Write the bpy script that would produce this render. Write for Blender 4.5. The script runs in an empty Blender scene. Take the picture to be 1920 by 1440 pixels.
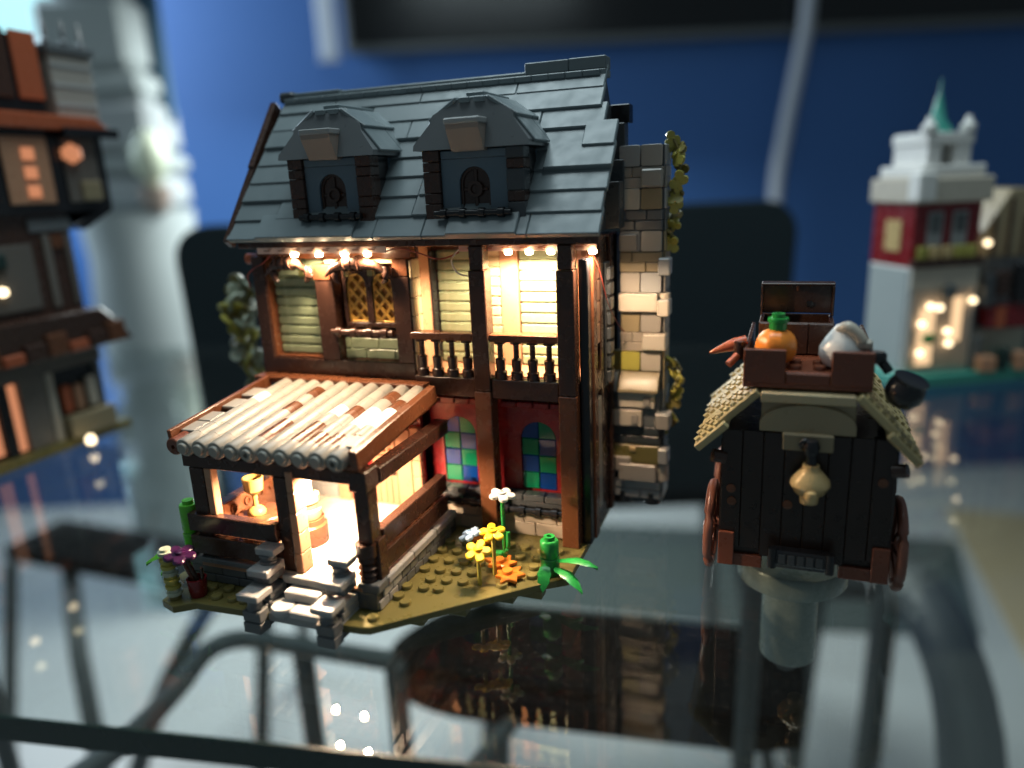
import bpy, bmesh, math, random
from mathutils import Vector, Matrix, Euler
rnd = random.Random(7)
S = 0.008                       # one brick stud = 8 mm; every coordinate below is in studs
def P(x, y, z): return Vector(((x + 20) * S, (y - 38) * S, z * S))
scn = bpy.context.scene
COL = scn.collection

# ------------------------------------------------------------------ camera
CAM_H, YAW = 21.2, math.radians(21)
cd = bpy.data.cameras.new('camera'); cam = bpy.data.objects.new('camera', cd); COL.objects.link(cam)
pt, rl = math.radians(15.2), math.radians(2.6)
fwd = Vector((-math.sin(YAW) * math.cos(pt), math.cos(YAW) * math.cos(pt), -math.sin(pt)))
rgt = Vector((math.cos(YAW), math.sin(YAW), 0)); upv = rgt.cross(fwd)
cr = math.cos(rl) * rgt - math.sin(rl) * upv
cu = math.sin(rl) * rgt + math.cos(rl) * upv
m = Matrix((cr, cu, -fwd)).transposed().to_4x4(); m.translation = P(0, 0, CAM_H)
cam.matrix_world = m
cd.sensor_width = 36; cd.lens = 36 * 1390 / 1920
cd.clip_start = 0.01; cd.clip_end = 50
cd.dof.use_dof = True; cd.dof.focus_distance = 39.9 * S; cd.dof.aperture_fstop = 2.7
scn.camera = cam

# ------------------------------------------------------------------ world, lights, exposure
w = bpy.data.worlds.new('World'); scn.world = w; w.use_nodes = True
bg = w.node_tree.nodes['Background']
bg.inputs[0].default_value = (0.42, 0.55, 0.62, 1); bg.inputs[1].default_value = 0.2
scn.view_settings.view_transform = 'Standard'; scn.view_settings.look = 'None'
scn.view_settings.exposure = 0; scn.view_settings.gamma = 1
scn.cycles.use_denoising = True
scn.cycles.max_bounces = 10; scn.cycles.transparent_max_bounces = 24; scn.cycles.sample_clamp_indirect = 6
scn.cycles.caustics_reflective = False; scn.cycles.caustics_refractive = False
def area(name, loc, target, sx, sy, power, color):
    l = bpy.data.lights.new(name, 'AREA'); l.shape = 'RECTANGLE'; l.size = sx * S; l.size_y = sy * S
    l.energy = power; l.color = color
    o = bpy.data.objects.new(name, l); COL.objects.link(o); o.location = P(*loc)
    o.rotation_euler = (P(*target) - P(*loc)).to_track_quat('-Z', 'Y').to_euler(); return o
def F(a, d, z):                 # room frame: a along the wall, d away from the camera
    return (math.cos(YAW) * a - math.sin(YAW) * d, math.sin(YAW) * a + math.cos(YAW) * d, z)
area('ceiling_light', (-22, 52, 125), (-18, 40, 0), 90, 60, 7.2, (0.78, 0.95, 1.0))
area('window_light', F(-175, 205, 95), F(-60, 262, 40), 50, 110, 20, (0.7, 0.86, 1.0))
area('floor_fill', F(-21, 205, 60), F(-40, 150, -90), 56, 50, 19, (0.93, 1.0, 0.98))  # added fill lamp, no such source in the room, brightens the floor

# ------------------------------------------------------------------ materials
MATS = {}
def plastic(name, col, rough=0.28, spec=0.5, metal=0.0, trans=0.0, bump=0.02, var=0.12):
    m = bpy.data.materials.new(name); m.use_nodes = True; nt = m.node_tree; b = nt.nodes['Principled BSDF']
    tc = nt.nodes.new('ShaderNodeTexCoord'); n = nt.nodes.new('ShaderNodeTexNoise')
    n.inputs['Scale'].default_value = 160; n.inputs['Detail'].default_value = 5
    nt.links.new(tc.outputs['Object'], n.inputs['Vector'])
    mr = nt.nodes.new('ShaderNodeMapRange'); mr.inputs['From Min'].default_value = .35; mr.inputs['From Max'].default_value = .7
    mr.inputs['To Min'].default_value = rough * .85; mr.inputs['To Max'].default_value = min(1, rough * 1.3)
    nt.links.new(n.outputs['Fac'], mr.inputs['Value']); nt.links.new(mr.outputs['Result'], b.inputs['Roughness'])
    oi = nt.nodes.new('ShaderNodeObjectInfo')
    v = nt.nodes.new('ShaderNodeMapRange'); v.inputs['To Min'].default_value = 1 - var; v.inputs['To Max'].default_value = 1 + var
    nt.links.new(oi.outputs['Random'], v.inputs['Value'])
    hv = nt.nodes.new('ShaderNodeHueSaturation'); hv.inputs['Color'].default_value = (*col, 1)
    nt.links.new(v.outputs['Result'], hv.inputs['Value']); nt.links.new(hv.outputs['Color'], b.inputs['Base Color'])
    b.inputs['Specular IOR Level'].default_value = spec; b.inputs['Metallic'].default_value = metal
    b.inputs['Transmission Weight'].default_value = trans
    if bump:
        n2 = nt.nodes.new('ShaderNodeTexNoise'); n2.inputs['Scale'].default_value = 420; n2.inputs['Detail'].default_value = 2
        nt.links.new(tc.outputs['Object'], n2.inputs['Vector'])
        bp = nt.nodes.new('ShaderNodeBump'); bp.inputs['Strength'].default_value = bump * 4; bp.inputs['Distance'].default_value = 0.0003
        nt.links.new(n2.outputs['Fac'], bp.inputs['Height']); nt.links.new(bp.outputs['Normal'], b.inputs['Normal'])
    MATS[name] = m; return m
def emit(name, col, strength):
    m = bpy.data.materials.new(name); m.use_nodes = True; b = m.node_tree.nodes['Principled BSDF']
    b.inputs['Base Color'].default_value = (.02, .02, .02, 1); b.inputs['Emission Color'].default_value = (*col, 1)
    b.inputs['Emission Strength'].default_value = strength; MATS[name] = m; return m
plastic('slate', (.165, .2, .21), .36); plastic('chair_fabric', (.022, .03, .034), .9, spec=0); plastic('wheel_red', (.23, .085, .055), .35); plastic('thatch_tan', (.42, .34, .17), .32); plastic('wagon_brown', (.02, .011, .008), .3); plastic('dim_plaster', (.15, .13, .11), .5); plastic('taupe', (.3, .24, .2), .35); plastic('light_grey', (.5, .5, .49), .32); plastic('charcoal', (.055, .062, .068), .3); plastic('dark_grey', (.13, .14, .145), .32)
plastic('grey', (.34, .345, .34), .3); plastic('tube_grey', (.33, .31, .265), .34, var=.05); plastic('dark_brown', (.052, .024, .016), .25)
plastic('brown', (.14, .05, .022), .25); plastic('red_brown', (.17, .05, .025), .28); plastic('nougat', (.5, .26, .15), .3)
plastic('dark_red', (.2, .012, .016), .25); plastic('sand_green', (.26, .32, .2), .28, var=.05); plastic('tan', (.58, .46, .27), .3)
plastic('dark_tan', (.3, .24, .14), .32); plastic('olive', (.19, .16, .05), .3); plastic('olive_yellow', (.42, .38, .08), .3)
plastic('black', (.012, .012, .014), .2); plastic('white', (.78, .76, .72), .3, var=.03); plastic('warm_white', (.55, .49, .4), .3)
plastic('sand_blue', (.11, .16, .2), .18, var=.04); plastic('gold', (.8, .45, .09), .3, metal=.2); plastic('orange', (.8, .24, .03), .3)
plastic('green', (.02, .26, .05), .25); plastic('lime', (.12, .5, .04), .25); plastic('yellow', (.85, .55, .02), .3)
plastic('purple', (.035, .004, .038), .3); plastic('light_blue', (.4, .58, .8), .3); plastic('pearl', (.62, .44, .2), .25, metal=.15)
plastic('glass_green', (.004, .17, .08), .14, spec=.35, trans=.05, bump=.06); plastic('glass_blue', (.002, .035, .2), .14, spec=.35, trans=.05, bump=.06)
plastic('amber_glass', (.95, .6, .18), .12, trans=.55, bump=0); plastic('amber_pane', (.4, .17, .035), .12, spec=.8, bump=0); plastic('clip_glass', (.95, .85, .35), .12, trans=.7, bump=0)
plastic('board_pink', (.7, .5, .42), .5); plastic('copper', (.35, .16, .1), .4); plastic('wire_red', (.22, .03, .02), .5)
plastic('wire_white', (.8, .76, .7), .4); plastic('light_brick', (.34, .31, .27), .32); plastic('stone', (.36, .31, .25), .35)
plastic('rust', (.42, .1, .04), .3); plastic('teal', (.05, .3, .24), .35); plastic('dark_green', (.012, .034, .03), .3)
plastic('metal_dark', (.12, .13, .13), .55, metal=.2); plastic('mesh_black', (.008, .009, .01), .9, spec=0); plastic('blue_wall', (.027, .098, .285), .6, bump=.01, var=0)
plastic('floor_grey', (.53, .54, .53), .55, var=0); plastic('screen', (.006, .007, .008), .2); plastic('pale', (.31, .35, .35), .8)
plastic('acrylic', (.36, .4, .36), .25); plastic('wood_tan', (.6, .47, .28), .5); plastic('leaf_pale', (.45, .5, .38), .4)
plastic('pale_globe', (.3, .33, .34), .7); plastic('sheet_green', (.07, .09, .085), .8); plastic('pale_pole', (.42, .45, .5), .6); plastic('dust_blue', (.03, .08, .13), .6); plastic('peach', (.62, .46, .34), .5)
plastic('floor_white', (.85, .74, .62), .25, var=.02)
emit('led', (1, .72, .42), 70); emit('window_glow', (.3, .85, .9), .85); emit('orange_glow', (1, .38, .18), .6)
emit('warm_glow', (1, .66, .36), 1.15); emit('bulb_glow', (1, .8, .5), 4)
def glass_mat():
    m = bpy.data.materials.new('table_glass'); m.use_nodes = True; nt = m.node_tree; nt.nodes.clear()
    o = nt.nodes.new('ShaderNodeOutputMaterial'); mix = nt.nodes.new('ShaderNodeMixShader')
    tr = nt.nodes.new('ShaderNodeBsdfTransparent'); gl = nt.nodes.new('ShaderNodeBsdfGlossy'); fr = nt.nodes.new('ShaderNodeFresnel')
    ge = nt.nodes.new('ShaderNodeNewGeometry'); mx = nt.nodes.new('ShaderNodeMapRange')
    mx.inputs['To Min'].default_value = 1.78; mx.inputs['To Max'].default_value = 1 / 1.78
    nt.links.new(ge.outputs['Backfacing'], mx.inputs['Value']); nt.links.new(mx.outputs['Result'], fr.inputs['IOR'])
    tr.inputs['Color'].default_value = (.92, .955, .945, 1); gl.inputs['Roughness'].default_value = 0.006
    # dust and wiped smears: scattered specks make the surface very slightly hazy
    tc = nt.nodes.new('ShaderNodeTexCoord'); n = nt.nodes.new('ShaderNodeTexNoise'); n.inputs['Scale'].default_value = 1400; n.inputs['Detail'].default_value = 1
    nt.links.new(tc.outputs['Object'], n.inputs['Vector'])
    cl = nt.nodes.new('ShaderNodeMapRange'); cl.inputs['From Min'].default_value = .7; cl.inputs['From Max'].default_value = .76
    cl.inputs['To Min'].default_value = .002; cl.inputs['To Max'].default_value = .12
    nt.links.new(n.outputs['Fac'], cl.inputs['Value'])
    df = nt.nodes.new('ShaderNodeBsdfDiffuse'); df.inputs['Color'].default_value = (.7, .7, .68, 1)
    m2 = nt.nodes.new('ShaderNodeMixShader')
    nt.links.new(fr.outputs['Fac'], mix.inputs['Fac']); nt.links.new(tr.outputs[0], mix.inputs[1]); nt.links.new(gl.outputs[0], mix.inputs[2])
    nt.links.new(cl.outputs['Result'], m2.inputs['Fac']); nt.links.new(mix.outputs[0], m2.inputs[1]); nt.links.new(df.outputs[0], m2.inputs[2])
    nt.links.new(m2.outputs[0], o.inputs['Surface']); MATS['table_glass'] = m
glass_mat()

# ------------------------------------------------------------------ helpers
POS = {}                        # frame position (studs) of every object
def link(name, mesh, parent, loc, kind=None, label=None):
    o = bpy.data.objects.new(name, mesh); COL.objects.link(o); loc = Vector(loc); POS[o] = loc
    if parent is not None:
        o.parent = parent; o.location = (loc - POS[parent]) * S
    else:
        o.location = P(*loc)
    if kind: o['kind'] = kind
    if label: o['label'] = label
    return o
def thing(name, label, cat, loc, group=None, rot=0, local=False):
    o = bpy.data.objects.new(name, None); COL.objects.link(o); o.empty_display_size = .01
    o.location = P(*loc); o.rotation_euler = (0, 0, rot); POS[o] = Vector((0, 0, 0)) if (local or rot) else Vector(loc)
    return tag(o, label, cat, group)
def tag(o, label, cat, group=None):
    o['label'] = label; o['category'] = cat
    if group: o['group'] = group
    return o
CACHE = {}
def finish(bm, name, mat, sharp=.6):
    bm.normal_update()
    for f in bm.faces: f.smooth = True
    for e in bm.edges:
        if len(e.link_faces) == 2 and e.calc_face_angle(0) > sharp: e.smooth = False
    me = bpy.data.meshes.new(name); bm.to_mesh(me); bm.free(); me.materials.append(MATS[mat]); return me
def box_mesh(dx, dy, dz, mat, bev=.045, name='box'):
    k = ('b', round(dx, 3), round(dy, 3), round(dz, 3), mat, bev)
    if k not in CACHE:
        bm = bmesh.new(); bmesh.ops.create_cube(bm, size=1)
        bmesh.ops.scale(bm, vec=(dx * S, dy * S, dz * S), verts=bm.verts)
        b = min(bev, dx * .3, dy * .3, dz * .3)
        if b > 0.004: bmesh.ops.bevel(bm, geom=list(bm.edges), offset=b * S, segments=1, affect='EDGES')
        CACHE[k] = finish(bm, name, mat, .3)
    return CACHE[k]
def box(name, parent, x0, x1, y0, y1, z0, z1, mat, bev=.045, rot=None, label=None, kind=None):
    o = link(name, box_mesh(abs(x1 - x0), abs(y1 - y0), abs(z1 - z0), mat, bev, name), parent, ((x0 + x1) / 2, (y0 + y1) / 2, (z0 + z1) / 2), kind, label)
    if rot: o.rotation_euler = rot
    return o
def lathe_mesh(prof, mat, n=14, name='lathe'):
    k = ('l', tuple(prof), mat, n)
    if k not in CACHE:
        bm = bmesh.new(); rings = []
        for r, z in prof:
            if r < 1e-4: rings.append([bm.verts.new((0, 0, z * S))])
            else: rings.append([bm.verts.new((r * S * math.cos(2 * math.pi * i / n), r * S * math.sin(2 * math.pi * i / n), z * S)) for i in range(n)])
        for a, b in zip(rings, rings[1:]):
            for i in range(n):
                j = (i + 1) % n
                if len(a) == 1 and len(b) == 1: continue
                if len(a) == 1: bm.faces.new((a[0], b[j], b[i]))
                elif len(b) == 1: bm.faces.new((a[i], a[j], b[0]))
                else: bm.faces.new((a[i], a[j], b[j], b[i]))
        if len(rings[0]) > 1: bm.faces.new(rings[0][::-1])
        if len(rings[-1]) > 1: bm.faces.new(rings[-1])
        bmesh.ops.recalc_face_normals(bm, faces=bm.faces)
        CACHE[k] = finish(bm, name, mat, .7)
    return CACHE[k]
def lathe(name, parent, loc, prof, mat, n=14, rot=None, label=None):
    o = link(name, lathe_mesh(prof, mat, n, name), parent, loc, None, label)
    if rot: o.rotation_euler = rot
    return o
def cyl(name, parent, p0, p1, r, mat, n=12, label=None, r2=None):
    p0, p1 = Vector(p0), Vector(p1); h = (p1 - p0).length
    o = link(name, lathe_mesh(((r, 0), (r if r2 is None else r2, round(h, 3))), mat, n, name), parent, p0, None, label)
    o.rotation_euler = (p1 - p0).to_track_quat('Z', 'Y').to_euler(); return o
def stack_prof(r, h): return ((r * .93, 0), (r, .06), (r, h - .06), (r * .93, h))
STUD = ((.3, 0), (.3, .17), (.27, .21))
def prism(name, parent, pts, axis, a0, a1, mat, bev=0.03, label=None, loc=None, kind=None):
    """outline in two axes pushed along the third: axis 'y' takes (x,z), 'x' takes (y,z), 'z' takes (x,y)"""
    cx = sum(p[0] for p in pts) / len(pts); cy = sum(p[1] for p in pts) / len(pts); ca = (a0 + a1) / 2
    def v(u, w_, a):
        if axis == 'y': return Vector((u - cx, a - ca, w_ - cy)) * S
        if axis == 'x': return Vector((a - ca, u - cx, w_ - cy)) * S
        return Vector((u - cx, w_ - cy, a - ca)) * S
    bm = bmesh.new(); A = [bm.verts.new(v(u, w_, a0)) for u, w_ in pts]; B = [bm.verts.new(v(u, w_, a1)) for u, w_ in pts]
    n = len(pts); bm.faces.new(A); bm.faces.new(B[::-1])
    for i in range(n): bm.faces.new((A[i], B[i], B[(i + 1) % n], A[(i + 1) % n]))
    bmesh.ops.recalc_face_normals(bm, faces=bm.faces)
    if bev: bmesh.ops.bevel(bm, geom=[e for e in bm.edges if e.calc_face_angle(0) > .5], offset=bev * S, segments=1, affect='EDGES', clamp_overlap=True)
    l = {'y': (cx, ca, cy), 'x': (ca, cx, cy), 'z': (cx, cy, ca)}[axis]
    return link(name, finish(bm, name, mat, .42), parent, l, kind, label)
def poly(name, parent, origin, verts, faces, mat, label=None, kind=None, sharp=.6):
    o0 = Vector(origin); bm = bmesh.new(); vs = [bm.verts.new((Vector(p) - o0) * S) for p in verts]
    for f in faces: bm.faces.new([vs[i] for i in f])
    bmesh.ops.recalc_face_normals(bm, faces=bm.faces)
    return link(name, finish(bm, name, mat, sharp), parent, origin, kind, label)
def tube(name, parent, pts, r, mat, n=6, radii=None, label=None, sub=4, origin=None):
    pts = [Vector(p) for p in pts]
    if sub > 1 and len(pts) > 2:          # smooth the path (Catmull-Rom)
        q = []; rr = []; R = radii or [r] * len(pts)
        for i in range(len(pts) - 1):
            a, b, c, d = pts[max(i - 1, 0)], pts[i], pts[i + 1], pts[min(i + 2, len(pts) - 1)]
            for k in range(sub):
                t = k / sub
                q.append(.5 * ((2 * b) + (c - a) * t + (2 * a - 5 * b + 4 * c - d) * t * t + (3 * b - a - 3 * c + d) * t ** 3)); rr.append(R[i] * (1 - t) + R[i + 1] * t)
        q.append(pts[-1]); rr.append(R[-1]); pts, radii = q, rr
    o0 = Vector(origin) if origin else pts[0].copy(); bm = bmesh.new(); rings = []
    for i, p in enumerate(pts):
        d = (pts[min(i + 1, len(pts) - 1)] - pts[max(i - 1, 0)]).normalized()
        u = d.cross(Vector((0, 0, 1)) if abs(d.z) < .9 else Vector((1, 0, 0))).normalized(); w_ = d.cross(u)
        rad = radii[i] if radii else r
        rings.append([bm.verts.new((p - o0 + rad * (math.cos(2 * math.pi * k / n) * u + math.sin(2 * math.pi * k / n) * w_)) * S) for k in range(n)])
    for a, b in zip(rings, rings[1:]):
        for k in range(n): bm.faces.new((a[k], a[(k + 1) % n], b[(k + 1) % n], b[k]))
    bm.faces.new(rings[0][::-1]); bm.faces.new(rings[-1])
    bmesh.ops.recalc_face_normals(bm, faces=bm.faces)
    return link(name, finish(bm, name, mat, .8), parent, o0, None, label)
class Multi:                    # many small boxes joined to one part
    def __init__(s): s.bm = bmesh.new()
    def box(s, x0, x1, y0, y1, z0, z1, o=(0, 0, 0), mtx=None):
        r = bmesh.ops.create_cube(s.bm, size=1); M = Matrix.Translation((Vector(((x0 + x1) / 2, (y0 + y1) / 2, (z0 + z1) / 2)) - Vector(o)) * S) @ Matrix.Diagonal((abs(x1 - x0) * S, abs(y1 - y0) * S, abs(z1 - z0) * S, 1))
        if mtx: M = mtx @ M
        bmesh.ops.transform(s.bm, matrix=M, verts=r['verts'])
    def disc(s, x, y, z0, z1, r, o=(0, 0, 0), n=12):
        k = bmesh.ops.create_cone(s.bm, cap_ends=True, segments=n, radius1=r * S, radius2=r * .95 * S, depth=(z1 - z0) * S)
        bmesh.ops.translate(s.bm, vec=(Vector((x, y, (z0 + z1) / 2)) - Vector(o)) * S, verts=k['verts'])
    def done(s, name, parent, o, mat, kind=None, label=None): return link(name, finish(s.bm, name, mat, .6), parent, o, kind, label)

# ------------------------------------------------------------------ setting: room floor, back wall, glass
room = F(0, 260, 0)
def setting(name, mat, a0, a1, d0, d1, z0, z1, kind='structure', bev=0):
    o = link(name, box_mesh(a1 - a0, d1 - d0, z1 - z0, mat, bev, name), None, F((a0 + a1) / 2, (d0 + d1) / 2, (z0 + z1) / 2), kind)
    o.rotation_euler = (0, 0, YAW); return o
setting('floor', 'floor_grey', -420, 420, -120, 268, -91, -90)
setting('wall', 'blue_wall', -420, 420, 260.5, 268, -90, 170)
def room_thing(name, label, cat, a, d, z, group=None): return thing(name, label, cat, F(a, d, z), group, YAW)
t = room_thing('window', 'glowing pale cyan window pane at the top left corner of the blue wall', 'window', -150, 259, 72)
box('pane', t, -42, 20, -.4, .1, 0, 60, 'window_glow', 0)
box('frame', t, -45, -42, -1, 1, -3, 62, 'pale', .3); box('frame', t, 20, 23, -1, 1, -3, 62, 'pale', .3)
box('sill', t, -42, 20, -1.5, 1, -3, 0, 'pale', .3)
t = room_thing('wall_screen', 'wide dark screen hanging high on the blue wall above the brick house', 'screen', 25, 257, 63)
box('casing', t, -73, 170, -2, 2, 0, 70, 'metal_dark', .5); box('panel', t, -71, 168, -2.5, -1.9, 2, 68, 'screen', .2)
t = room_thing('pole', 'short pale post beside the left edge of the dark wall screen', 'pole', -52, 250, 61)
box('shaft', t, -3, 3, -1, 1, 0, 60, 'pale_pole', .5); box('cap', t, -3.4, 3.4, -1.4, 1.4, -1.2, 0, 'pale_pole', .3)
t = room_thing('pole', 'tall slim pale pole standing against the blue wall right of the house', 'pole', 92, 250, 6)
tube('shaft', t, [(-3, 0, -96), (-3, 0, 0), (-1, 0, 25), (3, 0, 50), (4.5, 0, 64), (5, 0, 110)], 2.2, 'pale_pole', 10)
lathe('cap', t, (-3, 0, -96), ((3.8, 0), (3.8, 1.4), (3.2, 2)), 'pale_pole', 14)

# pale draped stack behind the left model
t = room_thing('draped_stand', 'tall pale draped stand blurred behind the dark timber model', 'stand', -96, 200, -90)
lathe('drape', t, (0, 0, 0), ((15, 0), (15.5, 8), (14, 40), (13, 70), (14, 84), (13, 96), (14, 108)), 'pale', 18)
zz = 108
for w_, hh, dx, mt in ((24, 9, 0, 'pale_globe'), (21, 5, 2, 'pale'), (25, 13, -1, 'pale_globe'), (20, 6, 1, 'pale'), (23, 17, -2, 'pale'), (19, 12, 0, 'pale_globe'), (15, 10, -1, 'pale')):
    box('folded_stack', t, dx - w_ / 2, dx + w_ / 2, -9, 9, zz + .05, zz + hh, mt, 2.2); zz += hh
box('back_panel', t, 8, 13, 1, 3, 130, 160, 'dust_blue', .4)
lathe('flower_pot', t, (10, -9, 108), ((2, 0), (3.5, 3), (3.8, 6)), 'taupe', 12)
lathe('bouquet', t, (10, -9, 114), ((1, 0), (4, 4), (4.5, 9), (2, 13)), 'leaf_pale', 9)

# glass table
TR = math.radians(10)
tbl = thing('glass_table', 'large clear glass table top with dark green front edge under the models', 'table', (-20.6, 19.3, 0), rot=TR)
top = box('tabletop', tbl, -150, 70, 0, 74, -1.25, 0, 'table_glass', 0)
mq = box('edge_band', tbl, -150, 70, -.12, -.004, -1.27, .02, 'dark_green', .02)
lathe('mount_disc', tbl, (25.4, 20.1, -2.6), ((3.05, 0), (3.15, .12), (3.15, 1.2), (3.05, 1.34)), 'acrylic', 36)
lathe('mount_post', tbl, (25.4, 20.1, -8.0), ((1.5, 0), (1.62, .12), (1.62, 5.6)), 'acrylic', 26)
lathe('mount_disc', tbl, (-60, 18, -2.6), ((3.2, 0), (3.35, .12), (3.35, 1.2), (3.2, 1.34)), 'acrylic', 30)
lathe('mount_post', tbl, (-60, 18, -8.2), ((1.5, 0), (1.62, .12), (1.62, 5.6)), 'acrylic', 22)
tube('table_frame', tbl, [(-60, 18, -8.9), (-60, 40, -8.9)], .8, 'metal_dark', 8)
tube('table_frame', tbl, [(25.4, 20.1, -8.7), (27, 45, -8.7)], .7, 'metal_dark', 8)
tube('leg', tbl, [(27, 45, -9), (26, 44, -89.9)], 1.1, 'metal_dark', 8); tube('leg', tbl, [(-60, 40, -9), (-60, 40, -89.9)], 1.1, 'metal_dark', 8)

# chairs under and behind the table
def chair(label, loc, rot, w=40, d=40, back=True, z=-35, group='dark office chairs around the glass table'):
    t = thing('office_chair', label, 'chair', loc, group, rot, True)
    pts = []
    for cx, cy, s0 in ((w / 2 - 6, 6, 270), (w / 2 - 6, d - 17, 0), (-w / 2 + 6, d - 17, 90), (-w / 2 + 6, 6, 180)):
        for k in range(5):
            a = math.radians(s0 + k * 22.5); pts.append((cx + 6 * math.cos(a), cy + 6 * math.sin(a)))
    prism('seat', t, pts, 'z', z - 3, z, 'mesh_black', .4)
    for sx in (-1, 1):
        for (y0, y1) in ((2, -3), (d - 14, d + 1)):
            tube('leg', t, [(sx * (w / 2 - 3), y0, z - 3), (sx * (w / 2 + 1), y1, -89.5)], 1.5, 'metal_dark', 8)
        tube('armrest', t, [(sx * (w / 2 + 1), d - 2, z + 2), (sx * (w / 2 + 3), d - 4, z + 18), (sx * (w / 2 + 3), 8, z + 19), (sx * (w / 2 + 2), 4, z + 4), (sx * (w / 2), 5, z - 3)], 1.4, 'metal_dark', 8)
    if back:
        pr = []
        for cx, cz, s0 in ((w / 2 - 5, z + 47, 0), (-w / 2 + 5, z + 47, 90)):
            for k in range(6):
                a = math.radians(s0 + k * 18); pr.append((cx + 5 * math.cos(a), cz + 5 * math.sin(a)))
        pr += [(-w / 2 + 1, z + 6), (w / 2 - 1, z + 6)]
        prism('backrest', t, pr, 'y', d - 1, d + 2, 'chair_fabric', .4)
        tube('back_frame', t, [(-w / 2 + 2, d - 13, z - 2), (-w / 2 + 2, d - 3, z), (-w / 2 + 2, d + .5, z + 7)], 1.2, 'metal_dark', 8)
        tube('back_frame', t, [(w / 2 - 2, d - 13, z - 2), (w / 2 - 2, d - 3, z), (w / 2 - 2, d + .5, z + 7)], 1.2, 'metal_dark', 8)
    return t
def seat_only(label, corners, z):
    t = thing('stool', label, 'stool', (-20, 76, -90)); t2 = Vector((-20, 76, z))
    def round_poly(c, r):
        out = []
        n = len(c)
        for i in range(n):
            a, b, d = Vector(c[i - 1]), Vector(c[i]), Vector(c[(i + 1) % n])
            p, q = b + (a - b).normalized() * r, b + (d - b).normalized() * r
            for k in range(6):
                s = k / 5; out.append(((1 - s) ** 2 * p + 2 * s * (1 - s) * b + s * s * q)[:])
        return out
    prism('seat', t, round_poly(corners, 6), 'z', z - 3.5, z, 'mesh_black', .4)
    for (x, y) in ((-34, 80), (-4, 86)):
        tube('leg', t, [(x, y, z - 3.5), (x + (1 if x > -20 else -1) * 3, y + 2, -89.9)], 1.3, 'metal_dark', 8)
    tube('frame_bar', t, [(-28.6, 58.4, z - 3.2), (-27.5, 64, z - 3), (-25.8, 71, z - 4.4), (-11.9, 71.5, z - 4.6), (1, 74, z - 4.8)], 1.0, 'metal_dark', 8)
    return t
seat_only('broad black padded stool seat seen through the glass before the house', [(-46.7, 69), (-42, 83), (3.9, 88.5), (3.9, 72), (-2, 69.5), (-38, 64.5)], -35)
chair('black office chair with rounded back standing behind the brick house on the right', F(18.5, 151, 0), YAW + math.pi, 51, 36)
chair('black office chair with rounded back standing behind the brick house on the left', F(-29, 151, 0), YAW + math.pi + .04, 44, 36)
t = thing('bent_tube_chair', 'metal tube chair frame seen through the glass at lower left', 'chair', (-52, 62, -90))
tube('armrest', t, [(-62, 28, -30), (-59, 41.5, -30), (-60, 51, -30), (-61.6, 57, -30), (-60, 60.3, -30), (-54.7, 61.3, -30), (-39.5, 62.2, -30)], 1.15, 'metal_dark', 10)
for x, y in ((-51.3, 61.5), (-39.5, 62.2)): tube('leg', t, [(x, y, -30.5), (x, y, -89.9)], 1.25, 'metal_dark', 8)
tube('crossbar', t, [(-62, 28, -30), (-62, 29, -89.9)], 1.2, 'metal_dark', 8)
t = thing('folding_chair', 'splayed dark chair legs meeting in a V at far lower left', 'chair', (-110, 72, -90))
tube('leg', t, [(-138, 98, -48), (-116, 80, -58), (-97, 66, -89.9)], 1.6, 'metal_dark', 8)
tube('leg', t, [(-92, 92, -45), (-97, 78, -62), (-100, 64, -89.9)], 1.6, 'metal_dark', 8)
tube('leg', t, [(-144, 90, -48), (-136, 74, -89.9)], 1.3, 'metal_dark', 8)
box('seat', t, -146, -90, 90, 104, -48, -45, 'mesh_black', .5)
t = thing('curved_chair', 'dark chair with wide curved side frame seen through the glass at right', 'chair', (20, 105, -90))
tube('side_frame', t, [(5, 122, -45), (13, 124, -45), (20, 123, -45), (23.5, 112, -46), (25.3, 98, -52), (25.5, 88, -70), (25.5, 84, -89.9)], 4.2, 'metal_dark', 10)
tube('leg', t, [(17, 120, -45), (15.5, 112, -70), (14.5, 108, -89.9)], 2.0, 'metal_dark', 8)
tube('leg', t, [(7, 121, -45), (5, 116, -70), (4, 113, -89.9)], 1.6, 'metal_dark', 8)
t = thing('floor_sheet', 'dark grey green sheet on the floor standing in for a chair seat behind the stool', 'mat', (-5, 180, -90))  # made-up flat sheet in place of a grey-green chair seat
prism('sheet', t, [(-150, 158), (-3.5, 173.5), (47.5, 184.5), (51, 238), (-150, 205)], 'z', -89.996, -89.5, 'sheet_green', .1)
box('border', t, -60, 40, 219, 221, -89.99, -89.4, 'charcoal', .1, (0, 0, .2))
t = thing('floor_sheet', 'pale tan mat lying on the floor at the far right edge', 'mat', (95, 215, -90))
prism('sheet', t, [(52, 262), (56, 150), (150, 190), (140, 262)], 'z', -90, -89.4, 'wood_tan', .1); box('border', t, 58, 96, 146, 148, -90, -89.3, 'brown', .1, (0, 0, .4))
# ------------------------------------------------------------------ the brick house
house = thing('toy_house', 'two storey brick-built toy house with lit porch and balcony on the glass table', 'toy house', (-20, 38, 0))
def stud(parent, x, y, z, mat): return link('stud', lathe_mesh(STUD, mat, 12, 'stud'), parent, (x, y, z))
def masonry(parent, x0, x1, y0, y1, z0, h, mat, flip=0):
    mid = z0 + h / 2; a = x0 + (x1 - x0) * (.36 if not flip else .62); b = x0 + (x1 - x0) * (.64 if not flip else .3)
    for (u0, u1, w0, w1) in ((x0, a, z0, mid), (a, x1, z0, mid), (x0, b, mid, z0 + h), (b, x1, mid, z0 + h)):
        box('brick', parent, u0 + .012, u1 - .012, y0, y1, w0 + .012, w1 - .012, mat, .05)
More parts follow.
